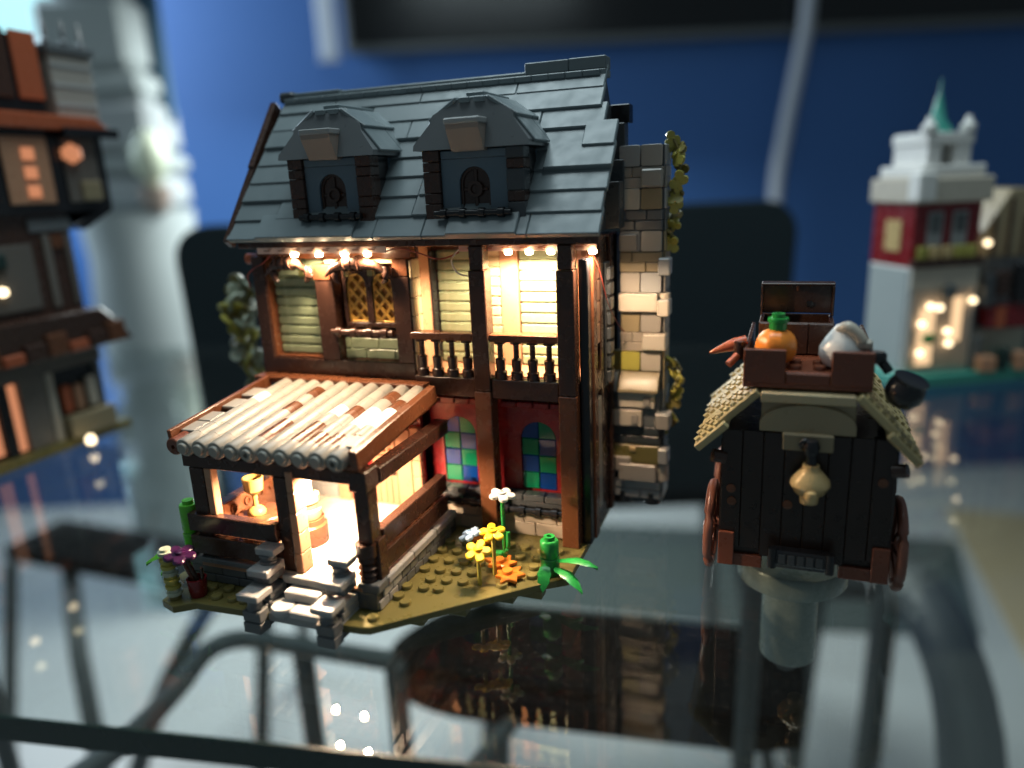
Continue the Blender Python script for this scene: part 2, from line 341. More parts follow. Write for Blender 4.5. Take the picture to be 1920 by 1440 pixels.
# baseplate: one moulded plate with its studs
ol = [(-30.05, 25.7), (-29.0, 25.35), (-28.1, 26.0), (-18.6, 26.5), (-18.1, 26.6), (-11.2, 32.9), (-10.2, 33.6), (-10.2, 45.4), (-31.2, 45.4), (-31.2, 28.0), (-30.2, 27.4)]
plate = prism('baseplate', house, ol, 'z', .5, .9, 'olive', .03)
gar = [(-12.1, 33.2), (-12.3, 34.1), (-13.2, 33.9), (-12.4, 35.05), (-13.4, 35.0), (-11.5, 36.1), (-12.5, 36.1), (-13.5, 36.1), (-14.4, 35.0), (-14.4, 36.1), (-15.3, 32.6), (-16.2, 32.5), (-17.1, 32.4), (-18, 32.3),
       (-15.4, 31.6), (-16.3, 31.5), (-17.2, 31.4), (-16.35, 30.6), (-17.15, 30.5), (-18.1, 30.4), (-15.3, 33.7), (-16.2, 33.6), (-17.1, 33.5), (-18, 33.4), (-16.2, 34.7), (-17.1, 34.6), (-18, 34.5), (-17.0, 35.7), (-18, 35.6),
       (-17.4, 28.95), (-18.05, 29.4), (-18.3, 27.3), (-13.2, 32.8), (-11.3, 34.4), (-13.3, 31.9),
       (-27.3, 26.7), (-26.3, 26.75), (-25.6, 26.8), (-27.2, 27.5), (-26.2, 27.55), (-25.5, 27.55), (-28.2, 27.4), (-29.5, 26.1)]
for x, y in gar: stud(plate, x, y, .9, 'olive')
for x, y in [(-12.1, 33.0), (-13.4, 32.2), (-15.3, 30.4), (-17.0, 29.0), (-29, 44), (-12, 44), (-29.5, 27), (-22, 28), (-12, 38)]: box('foot', plate, x - .7, x + .7, y - .4, y + .4, .004, .5, 'olive')
# --- outer shell: rear, left and right walls, floors
shell = box('rear_wall', house, -31, -10, 44.9, 45.3, .9, 18, 'dark_grey')
side = box('side_wall', house, -31, -30.6, 37.8, 44.9, .9, 18, 'dark_brown')
for k in range(7): box('plank', side, -31.08, -31.0, 38.0 + k * .98, 38.94 + k * .98, 1, 17.9, 'dark_brown')
eastw = box('side_wall', house, -10.5, -10.1, 38.4, 44.9, .9, 18, 'dark_brown')
for (y0, y1, z0, z1, mt) in ((38.4, 39.2, .9, 18, 'brown'), (40.0, 40.6, 2.6, 18, 'dark_brown'), (41.2, 42.3, 9.4, 16.6, 'charcoal'), (42.6, 43.3, .9, 18, 'dark_brown'), (44.2, 44.9, .9, 18, 'black'), (39.2, 40, 2.4, 9.2, 'stone'), (39.2, 40, 9.6, 10.7, 'dark_brown')):
    box('timber', eastw, -10.1, -9.86, y0, y1, z0, z1, mt)
for k in range(8): box('plate_stack', eastw, -9.86, -9.6, 41.3, 42.2, 9.6 + k * .86, 10.3 + k * .86, 'charcoal')
for k in range(4): box('brick', eastw, -10.1, -9.9, 39.25, 39.95, 12.3 + k * 1.2, 13.46 + k * 1.2, 'nougat')
flr = box('storey_floor', house, -30.6, -10.5, 37.6, 44.9, 9.4, 9.75, 'dark_brown')
box('ceiling_panel', house, -30.9, -9.9, 37.0, 44.8, 18.0, 18.12, 'brown')
# --- lower right: red wall with stained glass
rw = box('lower_wall', house, -20.3, -10.5, 38.7, 39.1, .9, 9.4, 'dark_red', 0)
def arch_outline(xc, w_, z0, z1, n=10):
    r = w_ / 2; return [(xc - r, z0), (xc + r, z0)] + [(xc + r * math.cos(math.pi * k / n), z1 - r + r * math.sin(math.pi * k / n)) for k in range(n + 1)]
def arch_panel(name, parent, x0, x1, z0, z1, xc, w_, za, zb, y0, y1, mat):
    """a slab with an arched opening"""
    r = w_ / 2; zc = zb - r; n = 12; angs = [math.pi - math.pi * k / n for k in range(n + 1)]
    angs = sorted(angs + [math.atan2(z1 - zc, x0 - xc), math.atan2(z1 - zc, x1 - xc)], reverse=True)
    arc = [(xc - r, za)]; outer = [(x0, za)]
    for a in angs:
        c, s_ = math.cos(a), math.sin(a); arc.append((xc + r * c, zc + r * s_))
        q = min((x1 - xc) / abs(c) if abs(c) > 1e-6 else 1e9, (z1 - zc) / s_ if s_ > 1e-6 else 1e9); outer.append((xc + q * c, zc + q * s_))
    arc.append((xc + r, za)); outer.append((x1, za))
    V = []; Fc = []; N = len(arc)
    for y in (y0, y1):
        V += [(x, y, z) for x, z in arc] + [(x, y, z) for x, z in outer]
    K = 2 * N
    for i in range(N - 1):
        Fc += [(i, i + 1, N + i + 1, N + i), (K + i + 1, K + i, K + N + i, K + N + i + 1), (i + 1, i, K + i, K + i + 1), (N + i, N + i + 1, K + N + i + 1, K + N + i)]
    Fc += [(0, N, K + N, K), (N - 1, K + N - 1, K + 2 * N - 1, 2 * N - 1)]
    o = poly(name, parent, ((x0 + x1) / 2, (y0 + y1) / 2, (z0 + z1) / 2), V, Fc, mat)
    if za > z0 + .05: box(name + '_apron', parent, x0, x1, y0 + .005, y1, z0, za - .006, mat)
    return o
for bay, (x0, x1, xc, g) in enumerate(((-20.2, -16.4, -18.25, 0), (-15.4, -11.4, -13.25, 0))):
    for k in range(4):
        u0 = x0 + (x1 - x0) * k / 4
        box('brick', rw, u0 + .02, u0 + (x1 - x0) / 4 - .02, 38.0, 38.7, 8.72, 9.1, 'dark_red', .06)
    for k in range(3):
        u0 = x0 + (x1 - x0) * k / 3
        box('brick', rw, u0 + .015, u0 + (x1 - x0) / 3 - .015, 38.25, 38.7, 9.12, 9.4, 'dark_red', .04)
    arch_panel('wall_panel', rw, x0, x1, 3.6, 8.7, xc, 2.15, 3.62, 7.85, 38.35, 38.7, 'dark_red')
    sw = box('stained_window', house, xc - 1.2, xc + 1.2, 38.6, 38.69, 3.65, 7.9, 'charcoal', 0)
    for r_ in range(4):
        for c_ in range(2):
            mt = ('glass_blue', 'glass_green')[(r_ + c_ + (0 if bay else 0)) % 2] if r_ != 3 else ('glass_blue', 'glass_green')[c_ % 2 if True else 0]
            mt = ('glass_green', 'glass_blue')[(r_ + c_) % 2]
            zz0 = 3.65 + r_ * 1.05; xx0 = xc - 1.06 + c_ * 1.06
            if r_ < 3: box('pane', sw, xx0 + .01, xx0 + 1.05, 38.42, 38.6, zz0 + .01, zz0 + 1.04, mt, .05)
            else:
                pts = [(xc + (.01 if c_ else -.01), zz0 + .01)]
                R = 1.05; n = 7
                arc = [(xc + R * math.cos(math.pi / 2 * k / n), zz0 + .01 + R * math.sin(math.pi / 2 * k / n)) for k in range(n + 1)]
                if c_ == 0: arc = [(2 * xc - x, z) for x, z in arc]
                prism('pane', sw, [pts[0]] + arc, 'y', 38.42, 38.6, mt, .03)
# stone base and sills
sb = box('stone_base', house, -20.3, -10.5, 38.2, 38.7, .9, 3.3, 'charcoal', 0)
for x0, x1 in ((-20.2, -16.4), (-15.4, -11.4)):
    for k in range(2):
        u0 = x0 + (x1 - x0) * k / 2
        box('stone', sb, u0 + .015, u0 + (x1 - x0) / 2 - .015, 37.75, 38.2, .92, 1.75, 'stone', .05)
    for (u0, u1) in ((0, .32), (.32, .83), (.83, 1)):
        box('stone', sb, x0 + (x1 - x0) * u0 + .015, x0 + (x1 - x0) * u1 - .015, 37.75, 38.2, 1.77, 2.38, 'stone', .05)
    for k in range(3):
        u0 = x0 + (x1 - x0) * k / 3
        box('stone', sb, u0 + .015, u0 + (x1 - x0) / 3 - .015, 37.55, 38.3, 3.2, 3.6, 'charcoal', .05)
    box('stone', sb, x0 + .02, x1 - .02, 37.65, 38.2, 2.4, 3.18, 'charcoal', .05)
def clip_bar(parent, x0, x1, y, z, r=.2, mat='black', spike=0):
    b = cyl('sill_bar', parent, (x0, y, z), (x1, y, z), r, mat, 12); n = max(3, round((x1 - x0) / 1.0)); st = (x1 - x0) / n
    for k in range(n):
        xx = x0 + (k + .5) * st
        cyl('clip', parent, (xx - .16, y, z), (xx + .16, y, z), r * 1.55, mat, 12)
        box('clip_foot', parent, xx - .14, xx + .14, y + .05, y + .5, z - r * 1.5, z + .05, mat)
    if spike: cyl('clip_tip', parent, (x1, y, z), (x1 + .75, y + .1, z - .32), r * 1.5, mat, 10, r2=.06)
clip_bar(sb, -15.45, -11.5, 37.2, 2.78, spike=1); clip_bar(sb, -19.2, -16.6, 37.2, 2.95, spike=1)
# --- timber posts
for x0, x1, z0, mt, y0 in ((-16.45, -15.45, .9, 'brown', 36.85), (-11.5, -10.5, .9, 'brown', 36.85)):
    pst = box('post', house, x0, x1, y0, y0 + 1, z0, 9.9, mt)
    box('upper_beam', pst, x0 + .02, x1 - .02, y0 + .02, y0 + .98, 9.92, 16.7, 'dark_brown'); box('cap_block', pst, x0 + .1, x1 - .1, y0 + .06, y0 + .94, 16.72, 18, 'dark_brown')
box('post', house, -10.46, -9.96, 37.6, 38.36, .9, 17.2, 'black')
pst = box('corner_post', house, -31.1, -30.2, 37.3, 38.2, 9.5, 17.5, 'dark_brown')
cyl('side_lamp', house, (-32.0, 38.2, 17.3), (-31.1, 38.2, 17.3), .34, 'rust', 12)
# --- upper left room
beam = box('bressummer', house, -31.15, -20.3, 37.3, 38.0, 10.3, 11.25, 'dark_brown')
box('stud_wall', house, -30.2, -20.7, 38.5, 38.9, 9.8, 18, 'dark_brown', 0)
sd = box('siding', house, -30.2, -26.6, 38.3, 38.5, 11.3, 17.3, 'sand_green', 0)
for k in range(9): box('log', sd, -30.1, -26.65, 37.95, 38.3, 11.42 + k * .6, 11.98 + k * .6, 'sand_green', .14)
box('reveal', sd, -30.2, -30.08, 37.4, 38.3, 11.27, 17.3, 'brown'); box('reveal', sd, -30.1, -26.62, 37.5, 38.3, 11.27, 11.4, 'brown')
pst = box('timber_post', house, -26.6, -25.35, 37.25, 38.4, 11.26, 17.0, 'dark_brown')
box('cap_block', pst, -26.65, -25.4, 37.2, 38.4, 16.1, 17.02, 'brown')
pst = box('timber_post', house, -21.35, -20.3, 37.25, 38.4, 11.26, 16.3, 'dark_brown'); box('cap_block', pst, -21.32, -20.35, 37.3, 38.4, 16.32, 17.3, 'brown')
box('header', house, -30.9, -20.3, 37.7, 38.4, 17.3, 18, 'brown')
box('lintel', house, -26, -20.4, 37.55, 38.4, 17.04, 17.29, 'tan')
ap = box('apron', house, -25.35, -21.35, 38.2, 38.5, 11.26, 13.0, 'sand_green', 0)
for (u0, u1, z0, z1) in ((-25.3, -24.9, 11.9, 12.55), (-24.88, -23.0, 11.9, 12.55), (-22.98, -21.4, 11.9, 12.55), (-25.3, -23.9, 11.28, 11.88), (-23.88, -21.9, 11.28, 11.88), (-21.88, -21.4, 11.28, 11.88)):
    box('brick', ap, u0, u1, 37.9, 38.2, z0, z1, 'sand_green', .05)
box('brick', ap, -25.3, -21.4, 37.95, 38.2, 12.57, 13.1, 'dark_brown')
win = box('lattice_window', house, -25.2, -21.4, 38.32, 38.48, 13.2, 17.0, 'brown', 0)
for xc in (-24.08, -22.33):
    arch_panel('frame', win, xc - .87, xc + .87, 13.25, 16.75, xc, 1.36, 13.55, 16.45, 37.7, 38.1, 'dark_brown')
    prism('pane', win, arch_outline(xc, 1.34, 13.57, 16.43), 'y', 38.14, 38.2, 'amber_pane', .01)
    g = Multi(); o = (xc, 38.0, 15)
    for s in (-1, 1):
        for k in range(-6, 7):
            # diagonal bars clipped to the arch
            pts = []
            for q in range(41):
                u = -.66 + 1.32 * q / 40; zz = 14.9 + s * u * 1.15 + k * .85
                lim = 16.4 if abs(u) > .66 else 15.77 + math.sqrt(max(0, .68 ** 2 - u * u))
                if 13.6 < zz < lim: pts.append((xc + u, zz))
            if len(pts) > 3:
                (xa, za), (xb, zb) = pts[0], pts[-1]; L = math.hypot(xb - xa, zb - za); ang = math.atan2(zb - za, xb - xa)
                M = Matrix.Translation((Vector(((xa + xb) / 2, 38.0 + s * .02, (za + zb) / 2)) - Vector(o)) * S) @ Matrix.Rotation(-ang, 4, 'Y')
                g.box(-L / 2, L / 2, -.06, .06, -.085, .085, (0, 0, 0), M)
    g.done('lattice', win, o, 'gold')
    arch = arch_outline(xc, 1.4, 13.58, 16.42); tube('lattice_rim', win, [(x, 37.98, z) for x, z in arch] + [(arch[0][0], 37.98, arch[0][1])], .09, 'gold', 6, sub=1)
clip_bar(win, -25.6, -21.45, 37.1, 13.05, .19, 'dark_brown')
# horn ornaments over the windows
for (xa, xm, xb, zt) in ((-29.9, -28.2, -26.5, 17.15), (-25.6, -23.6, -21.3, 17.1)):
    hn = tube('horn_ornament', house, [(xa, 37.0, zt - .75), (xa + .6, 36.95, zt - .25), (xm - .5, 36.95, zt), (xm + .5, 36.95, zt + .02), (xb - .8, 36.95, zt - .15), (xb, 37.0, zt - .75)], .3, 'dark_brown', 10, [.06, .24, .4, .4, .24, .05])
    for dx in (-.55, -.1, .35): cyl('ring', hn, (xm + dx - .09, 36.95, zt + .01), (xm + dx + .09, 36.95, zt + .02), .46, 'dark_brown', 12)
    for sx, ux in ((-1, xa + .75), (1, xb - .35)):
        tube('small_horn', hn, [(ux, 37.2, zt - .3), (ux + sx * .1, 37.05, zt - .65), (ux, 37.0, zt - .95), (ux - sx * .2, 37.0, zt - 1.15)], .2, 'dark_brown', 8, [.3, .28, .18, .05])
for x in (-27.4, -24.3, -22.7): box('clip_block', house, x - .18, x + .18, 37.1, 37.5, 16.35, 16.75, 'clip_glass', .05)
# side wall of the room, facing the balcony
sw = box('return_wall', house, -20.7, -20.3, 38.4, 40.4, 9.8, 18, 'brown')
for k in range(6): masonry_z = 10.8 + k * 1.08; [box('brick', sw, -20.3, -20.1, 37.35 + (.0 if (k + j) % 2 else .0) + j * .52, 37.85 + j * .52, masonry_z, masonry_z + 1.04, 'tan', .06) for j in range(2)]
box('pilaster', sw, -20.3, -20.12, 38.42, 39.6, 10.7, 17.9, 'nougat'); box('black_post', sw, -20.3, -20.0, 39.62, 40.3, 10.7, 17.5, 'black')  # nougat pilaster, then a post in black plastic
# --- balcony
bf = box('balcony_floor', house, -20.28, -10.5, 37.3, 40.6, 9.78, 10.6, 'dark_brown')
for x0, x1 in ((-20.25, -16.45), (-15.45, -11.5)): box('floor_board', bf, x0 + .02, x1 - .02, 37.0, 37.3, 9.5, 10.62, 'dark_brown')
for k in range(9): box('deck_plank', bf, -20.2 + k * 1.06, -19.18 + k * 1.06, 37.9, 40.5, 10.6, 10.68, 'nougat')
bw = box('balcony_wall', house, -20.3, -10.5, 40.6, 40.9, 10.6, 18, 'brown', 0)
for x0, x1 in ((-20.0, -16.9), (-14.75, -11.3)):
    for k in range(11): box('log', bw, x0, x1, 40.3, 40.6, 10.72 + k * .62, 11.3 + k * .62, 'sand_green', .13)
for k in range(12): box('brick', bw, -16.8 + (0 if k % 2 else .02), -15.9, 40.25, 40.6, 10.72 + k * .58, 11.28 + k * .58, 'tan', .08)
box('pilaster', bw, -15.88, -14.8, 40.2, 40.6, 10.7, 18, 'nougat'); box('pilaster', bw, -11.28, -10.52, 40.2, 40.6, 10.7, 18, 'brown')
bal_prof = ((.36, 0), (.36, .38), (.27, .45), (.29, .95), (.3, 1.12), (.16, 1.2), (.16, 1.95), (.33, 2.0), (.33, 2.13))
for x0, x1 in ((-20.28, -16.47), (-15.43, -11.52)):
    rl_ = box('handrail', house, x0, x1, 36.95, 37.75, 12.78, 13.2, 'brown')
    for k in range(4): link('baluster', lathe_mesh(bal_prof, 'dark_brown', 10, 'baluster'), rl_, (x0 + .48 + k * .95, 37.35, 10.64))
box('side_rail', house, -10.48, -10.1, 38.4, 40.4, 12.78, 13.2, 'brown')
# --- eave boards
fb = box('fascia', house, -31.6, -9.2, 36.95, 37.25, 18.02, 18.42, 'dark_brown')
box('soffit', house, -31.5, -9.3, 37.25, 38.4, 18.14, 18.4, 'brown')
# --- main roof
EY, EZ, RY, RZ = 36.55, 18.35, 42.9, 26.75
rl_len = math.hypot(RY - EY, RZ - EZ); rang = math.atan2(RZ - EZ, RY - EY); ru = Vector((0, math.cos(rang), math.sin(rang))); rn = Vector((0, -math.sin(rang), math.cos(rang)))
roof = prism('roof', house, [(EY + .35, EZ), (RY, RZ - .3), (2 * RY - EY - .35, EZ)], 'x', -31.7, -10.1, 'charcoal', 0)
NC = 8; step = rl_len / NC
def shingle(x0, x1, row, lift=0, mat='slate'):
    L = step * 1.3; tl = .095
    c = Vector(((x0 + x1) / 2, EY, EZ)) + ru * (row * step + L / 2 - .05) + rn * (.26 + lift)
    o = link('shingle', box_mesh(x1 - x0 - .02, L, .33, mat, .05, 'shingle'), roof, c); o.rotation_euler = (rang - tl, 0, 0); return o
rowend = [(-31.75, -8.95), (-31.6, -9.0), (-31.5, -8.9), (-31.4, -9.05), (-31.3, -9.2), (-31.2, -9.6), (-31.1, -9.9), (-31.0, -9.95)]
for r_ in range(NC):
    a, b = rowend[r_]; x = a; first = True
    while x < b - .01:
        wd = rnd.choice((3, 4, 6, 6, 8)) if not first else rnd.choice((3, 4, 6)); first = False
        e = min(b, x + wd)
        if b - e < .8: e = b
        shingle(x, e, r_, rnd.choice((0, 0, .04, .07)) if r_ < 7 else 0); x = e
for r_, x0, x1 in ((0, -17.3, -13.3), (0, -29.6, -23.0), (4, -10.6, -8.85), (3, -12.5, -8.8)): shingle(x0, x1, r_, .17)
rs = box('rear_slope', house, -31.0, -10.2, -.2, .2, 0, rl_len, 'slate'); POS[rs] = POS[rs]; rs.location = (Vector((-20.8, (RY + 2 * RY - EY) / 2, (EZ + RZ) / 2)) - POS[house]) * S; rs.rotation_euler = (math.pi / 2 - rang, 0, 0)
rd = box('ridge', house, -30.9, -10.0, 42.3, 43.5, 26.55, 26.95, 'slate')
for k in range(21): box('ridge_tile', rd, -30.85 + k * .98, -29.89 + k * .98, 42.15, 42.32, 26.6, 26.92, 'slate', .04)
box('ridge_cap', rd, -30.6, -26.9, 42.4, 43.4, 26.95, 27.25, 'slate'); box('ridge_cap', rd, -26.8, -14.7, 42.5, 43.4, 26.95, 27.15, 'slate')
box('ridge_cap', rd, -14.65, -12.1, 42.35, 43.5, 26.96, 27.6, 'slate'); box('ridge_cap', rd, -12.08, -10.0, 42.35, 43.5, 26.96, 27.62, 'slate')
box('finial', rd, -31.3, -30.2, 42.2, 43.5, 26.7, 27.35, 'charcoal', .15)
# bargeboards on both gables
for (x0, x1, mt) in ((-31.98, -31.55, 'dark_brown'),):
    for t0, t1, off in ((-.01, .5, .1), (.49, .97, .22)):
        c = Vector(((x0 + x1) / 2, EY, EZ)) + ru * (rl_len * (t0 + t1) / 2) + rn * off
        o = link('bargeboard', box_mesh(x1 - x0, rl_len * (t1 - t0), .75, mt, .06, 'bargeboard'), house, c); o.rotation_euler = (rang, 0, 0)
gab = prism('gable', house, [(38.3, 18.4), (RY, 25.8), (44.9, 18.4)], 'x', -10.6, -10.15, 'charcoal', 0)
for k, (y0, y1, z0, z1) in enumerate(((43.6, 44.6, 18.4, 22.2), (43.9, 44.9, 22.2, 24.2), (44.0, 45.0, 24.2, 25.2), (42.4, 43.5, 18.4, 21.0))):
    box('buttress', gab, -10.15, -9.3 + .25 * (k == 2), y0, y1, z0, z1, 'charcoal' if k != 2 else 'black')
# --- dormers
def dormer(xc, hw, kind):
    d = box('dormer', house, xc - hw + .12, xc + hw - .12, 37.4, 41.5, 18.9, 22.95, 'dark_brown', 0)
    for sx in (-1, 1):
        xo = xc + sx * hw; x0, x1 = sorted((xo, xo - sx * .95))
        zz = 19.3
        for k, h in enumerate((.95, .55, 1.1, .5, .6)):
            box('post_brick', d, x0, x1, 36.9, 37.9, zz + .01, zz + h - .01, 'dark_brown' if kind == 0 or sx < 0 else ('charcoal' if k % 2 == 0 else 'dark_brown'), .04); zz += h
        box('cheek', d, *sorted((xo - sx * .06, xo - sx * .14)), 37.9, 40.4, 19.4, 22.9, 'sand_blue' if sx > 0 else 'dark_brown')
        box('cheek_post', d, *sorted((xo - sx * .02, xo - sx * .3)), 37.85, 39.0, 19.3, 22.95, 'black')
    i0, i1 = xc - hw + .97, xc + hw - .97
    arch_panel('window_panel', d, i0, i1, 19.5, 22.5, xc, 1.75, 19.95, 22.1, 37.15, 37.42, 'sand_blue')
    box('window_head', d, i0, i1, 37.1, 37.42, 22.52, 22.95, 'sand_blue')
    fr = arch_panel('window_frame', d, xc - .86, xc + .86, 19.97, 22.3, xc, 1.45, 20.1, 21.95, 37.3, 37.39, 'dark_brown')
    box('pane', d, xc - .84, xc + .84, 37.41, 37.42, 19.97, 22.1, 'black', 0)
    box('mullion', d, xc - .09, xc + .09, 37.28, 37.4, 20.0, 22.0, 'dark_brown'); box('mullion', d, xc - .7, xc + .7, 37.29, 37.4, 20.85, 21.03, 'dark_brown')
    lathe('boss', d, (xc, 37.3, 20.95), ((.42, 0), (.42, .12), (.26, .14), (.26, .02)), 'dark_brown', 14, (math.pi / 2, 0, 0))
    clip_bar(d, i0 - .3, i1 + .3, 36.65, 19.75, .17, 'black')
    # roof of the dormer: kinked gable front pushed back into the slope
    z0 = 22.97
    front = [(xc - hw - .38, z0), (xc + hw + .38, z0), (xc + hw + .38, z0 + .28), (xc + hw - .5, z0 + 1.35), (xc + hw - .62, z0 + 1.75), (xc + .95, z0 + 2.4), (xc - .95, z0 + 2.4), (xc - hw + .62, z0 + 1.75), (xc - hw + .5, z0 + 1.35), (xc - hw - .38, z0 + .28)]
    if kind == 1: front = [(x, z + .03) for x, z in front]
    # front face leans back, so the ridge starts further in than the eaves
    V = []; K = len(front)
    for x, z in front: V.append((x, 36.65 + (z - z0) * .32, z))
    for x, z in front: V.append((x, 41.9, z))
    hd = poly('hood', d, (xc, 39.5, z0 + 1), V, [tuple(range(K))[::-1], tuple(range(K, 2 * K))] + [(i, (i + 1) % K, K + (i + 1) % K, K + i) for i in range(K)], 'dark_grey', sharp=.3)
    for sx in (-1, 1):
        for (ua, za, ub, zb, yb) in ((hw + .48, z0 + .2, hw - .52, z0 + 1.42, 41.2), (hw - .4, z0 + 1.5, .9, z0 + 2.46, 41.9)):
            L = math.hypot(ub - ua, zb - za); an = math.atan2(zb - za, ua - ub)
            for y0, y1 in ((37.3, 39.6), (39.62, yb)):
                c = (xc + sx * (ua + ub) / 2, (y0 + y1) / 2, (za + zb) / 2 + .05)
                o = link('shingle', box_mesh(L + .1, y1 - y0 - .02, .2, 'slate', .04, 'shingle'), d, c); o.rotation_euler = (0, sx * an, 0)
    box('crest', d, xc - .85, xc + .85, 37.5, 42.2, z0 + 2.4, z0 + 2.6, 'slate')
    for y0, y1 in ((37.8, 40.1), (40.12, 42.0)): box('crest_tile', d, xc - .5, xc + .5, y0, y1, z0 + 2.6, z0 + 2.85, 'slate')
    for dx in (-.42, .42): box('crest_lug', d, xc + dx - .3, xc + dx + .3, 37.25, 37.49, z0 + 2.3, z0 + 2.58, 'slate')
    # small inverted slope over the window
    prism('canopy', d, [(36.05, z0 + 1.2), (36.05, z0 + .98), (36.65, z0 - .12), (37.1, z0 - .12), (37.1, z0 + 1.2)], 'x', xc - 1.0, xc + .85, 'taupe', .02)
    box('canopy_tile', d, xc - 1.06, xc + .9, 36, 37.15, z0 + 1.2, z0 + 1.5, 'grey')
    return d
dormer(-24.6, 2.7, 0); dormer(-15.85, 2.85, 1)
box('brown_tile', house, -21.9, -19.3, 38.2, 38.75, 20.3, 21.3, 'brown')  # brown tile between the two dormers
# --- chimney stack
chm = box('chimney', house, -9.6, -7.1, 43.9, 45.9, 1.1, 22.9, 'charcoal', 0)
def tile_face(x0, x1, z0, z1, mt, y=43.72): prism('tile', chm, [(x0 + .1, z0 + .02), (x1 - .1, z0 + .02), (x1 - .02, z0 + .1), (x1 - .02, z1 - .1), (x1 - .1, z1 - .02), (x0 + .1, z1 - .02), (x0 + .02, z1 - .1), (x0 + .02, z1 - .1 - (z1 - z0 - .2))], 'y', y, 43.9, mt, .02)
rows = ['t:grey,light_brick', 'm:light_brick', 't:warm_white,dark_tan', 'm:dark_grey', 't:grey,warm_white', 'm:dark_tan', 't:light_brick,grey', 'p:warm_white', 't:dark_tan,light_brick', 'm:stone', 't:olive_yellow,warm_white', 's:dark_tan', 'q:white', 'q:white', 'm:charcoal', 'o:olive', 'p:light_brick', 'm:grey']
zt = 22.95
for i, rw_ in enumerate(rows):
    z1 = zt - i * 1.2; z0 = z1 - 1.2; k, cs = rw_.split(':'); cs = cs.split(','); xl = -9.62 if i < 10 else -10.45; xr = -7.1
    if k == 't':
        tile_face(-9.6, -8.38, z0, z1, cs[0]); tile_face(-8.36, -7.12, z0, z1, cs[1])
        if xl < -10: box('brick', chm, xl, -9.63, 43.8, 44.6, z0, z1, 'olive')
    elif k == 'm':
        masonry(chm, xl, xr, 43.74, 43.95, z0, 1.2, cs[0], i % 4 == 1)
        masonry(chm, -7.14, -6.94, 44.0, 45.8, z0, 1.2, cs[0])
    elif k == 'p': box('brick', chm, -9.65, -7.3, 43.3, 44.2, z0 + .1, z1, cs[0], .06); cyl('round_brick', chm, (-7.0, 44.0, z0 + .12), (-7.0, 44.0, z1 - .02), .38, 'warm_white', 14)
    elif k == 's':
        prism('slope_brick', chm, [(42.95, z0), (42.95, z0 + .2), (43.9, z1), (43.9, z0)], 'x', -9.7, -7.2, cs[0], .03); box('brick', chm, -10.5, -9.72, 43.4, 44.4, z0 - .1, z1 - .05, 'white')
    elif k == 'q':
        dx = 0 if i % 2 else .75
        box('brick', chm, -10.45 + dx, -8.2 + dx, 43.35, 44.2, z0 + .12, z1 - .03, 'warm_white', .05); box('clip_square', chm, -8.85 + dx, -8.42 + dx, 43.25, 43.35, z0 + .3, z1 - .3, 'light_brick', .03)
        box('brick', chm, -10.45, -7.12, 43.7, 43.95, z0, z1, 'dark_grey')
    elif k == 'o':
        box('brick', chm, -10.4, -7.15, 43.55, 44.2, z0 + .02, z1, cs[0]); box('clip_square', chm, -9.0, -8.6, 43.45, 43.55, z1 - .35, z1 - .05, 'pearl')
for i in range(18):
    z0 = zt - (i + 1) * 1.2
    if rows[i][0] != 'm': box('brick', chm, -7.1, -6.95, 44.0, 45.8, z0 + .02, z0 + 1.18, rnd.choice(('grey', 'light_brick', 'dark_grey', 'dark_tan')))
for (x0, x1, z0, mt, p) in ((-8.3, -7.1, 20.6, 'light_brick', .25), (-9.6, -8.5, 17.0, 'light_brick', .2), (-8.2, -6.8, 11.1, 'warm_white', .35), (-7.3, -6.6, 13.2, 'warm_white', .5), (-7.4, -6.5, 6.2, 'light_brick', .5), (-9.9, -8.9, 3.2, 'light_brick', .3), (-7.2, -6.6, 3.9, 'grey', .4), (-7.3, -6.6, 15.6, 'grey', .3)):
    box('block', chm, x0, x1, 43.7 - p, 44.4, z0, z0 + 1.0, mt, .08)
for x in (-9.5, -7.7): cyl('foot', chm, (x, 44.3, .9), (x, 44.3, 1.7), .6, 'black', 14)
# --- porch
pw = box('porch_wall', house, -30, -18.4, 28.1, 37.3, .9, 1.9, 'charcoal', 0)
lf = [(-30.02 + k * 1.55, -30.02 + k * 1.55 + 1.52) for k in range(3)]
for k, (x0, x1) in enumerate(lf):
    box('brick', pw, x0, min(x1, -24.9), 27.98, 28.1, .92, 1.38, 'dark_grey', .04); box('brick', pw, x0 + (.5 if k else 0), min(x1 + .5, -24.9), 28.0, 28.1, 1.42, 1.88, 'dark_grey', .04)
box('brick', pw, -19.6, -18.38, 27.95, 28.1, .92, 1.9, 'dark_grey')
for k in range(10):
    for j in range(2):
        y0 = 28.05 + k * .93 + j * .45
        if y0 + .9 < 37.3: box('brick', pw, -18.4, -18.28, y0, y0 + .9, .92 + j * .5, 1.38 + j * .5, 'grey' if k < 2 else 'dark_grey', .04)
for (x0, x1, y0, y1) in ((-30.1, -24.85, 27.9, 28.9), (-19.4, -18.2, 27.9, 28.9)): box('coping', pw, x0, x1, y0, y1, 1.91, 2.36, 'dark_grey')
for k in range(3): box('coping', pw, -19.1, -18.2, 28.95 + k * 2.75, 31.65 + k * 2.75, 1.91, 2.32, 'grey'); box('coping', pw, -30.1, -29.2, 28.95 + k * 2.75, 31.65 + k * 2.75, 1.91, 2.2, 'dark_grey')
pf = box('porch_floor', house, -29.15, -19.15, 27.9, 37.2, 1.91, 2.1, 'nougat', 0)
for k in range(5):
    for j in range(5): box('tile', pf, -29.1 + k * 2 + .01, -27.12 + k * 2, 27.95 + j * 1.86, 29.79 + j * 1.86, 2.1, 2.2, 'floor_white', .03)
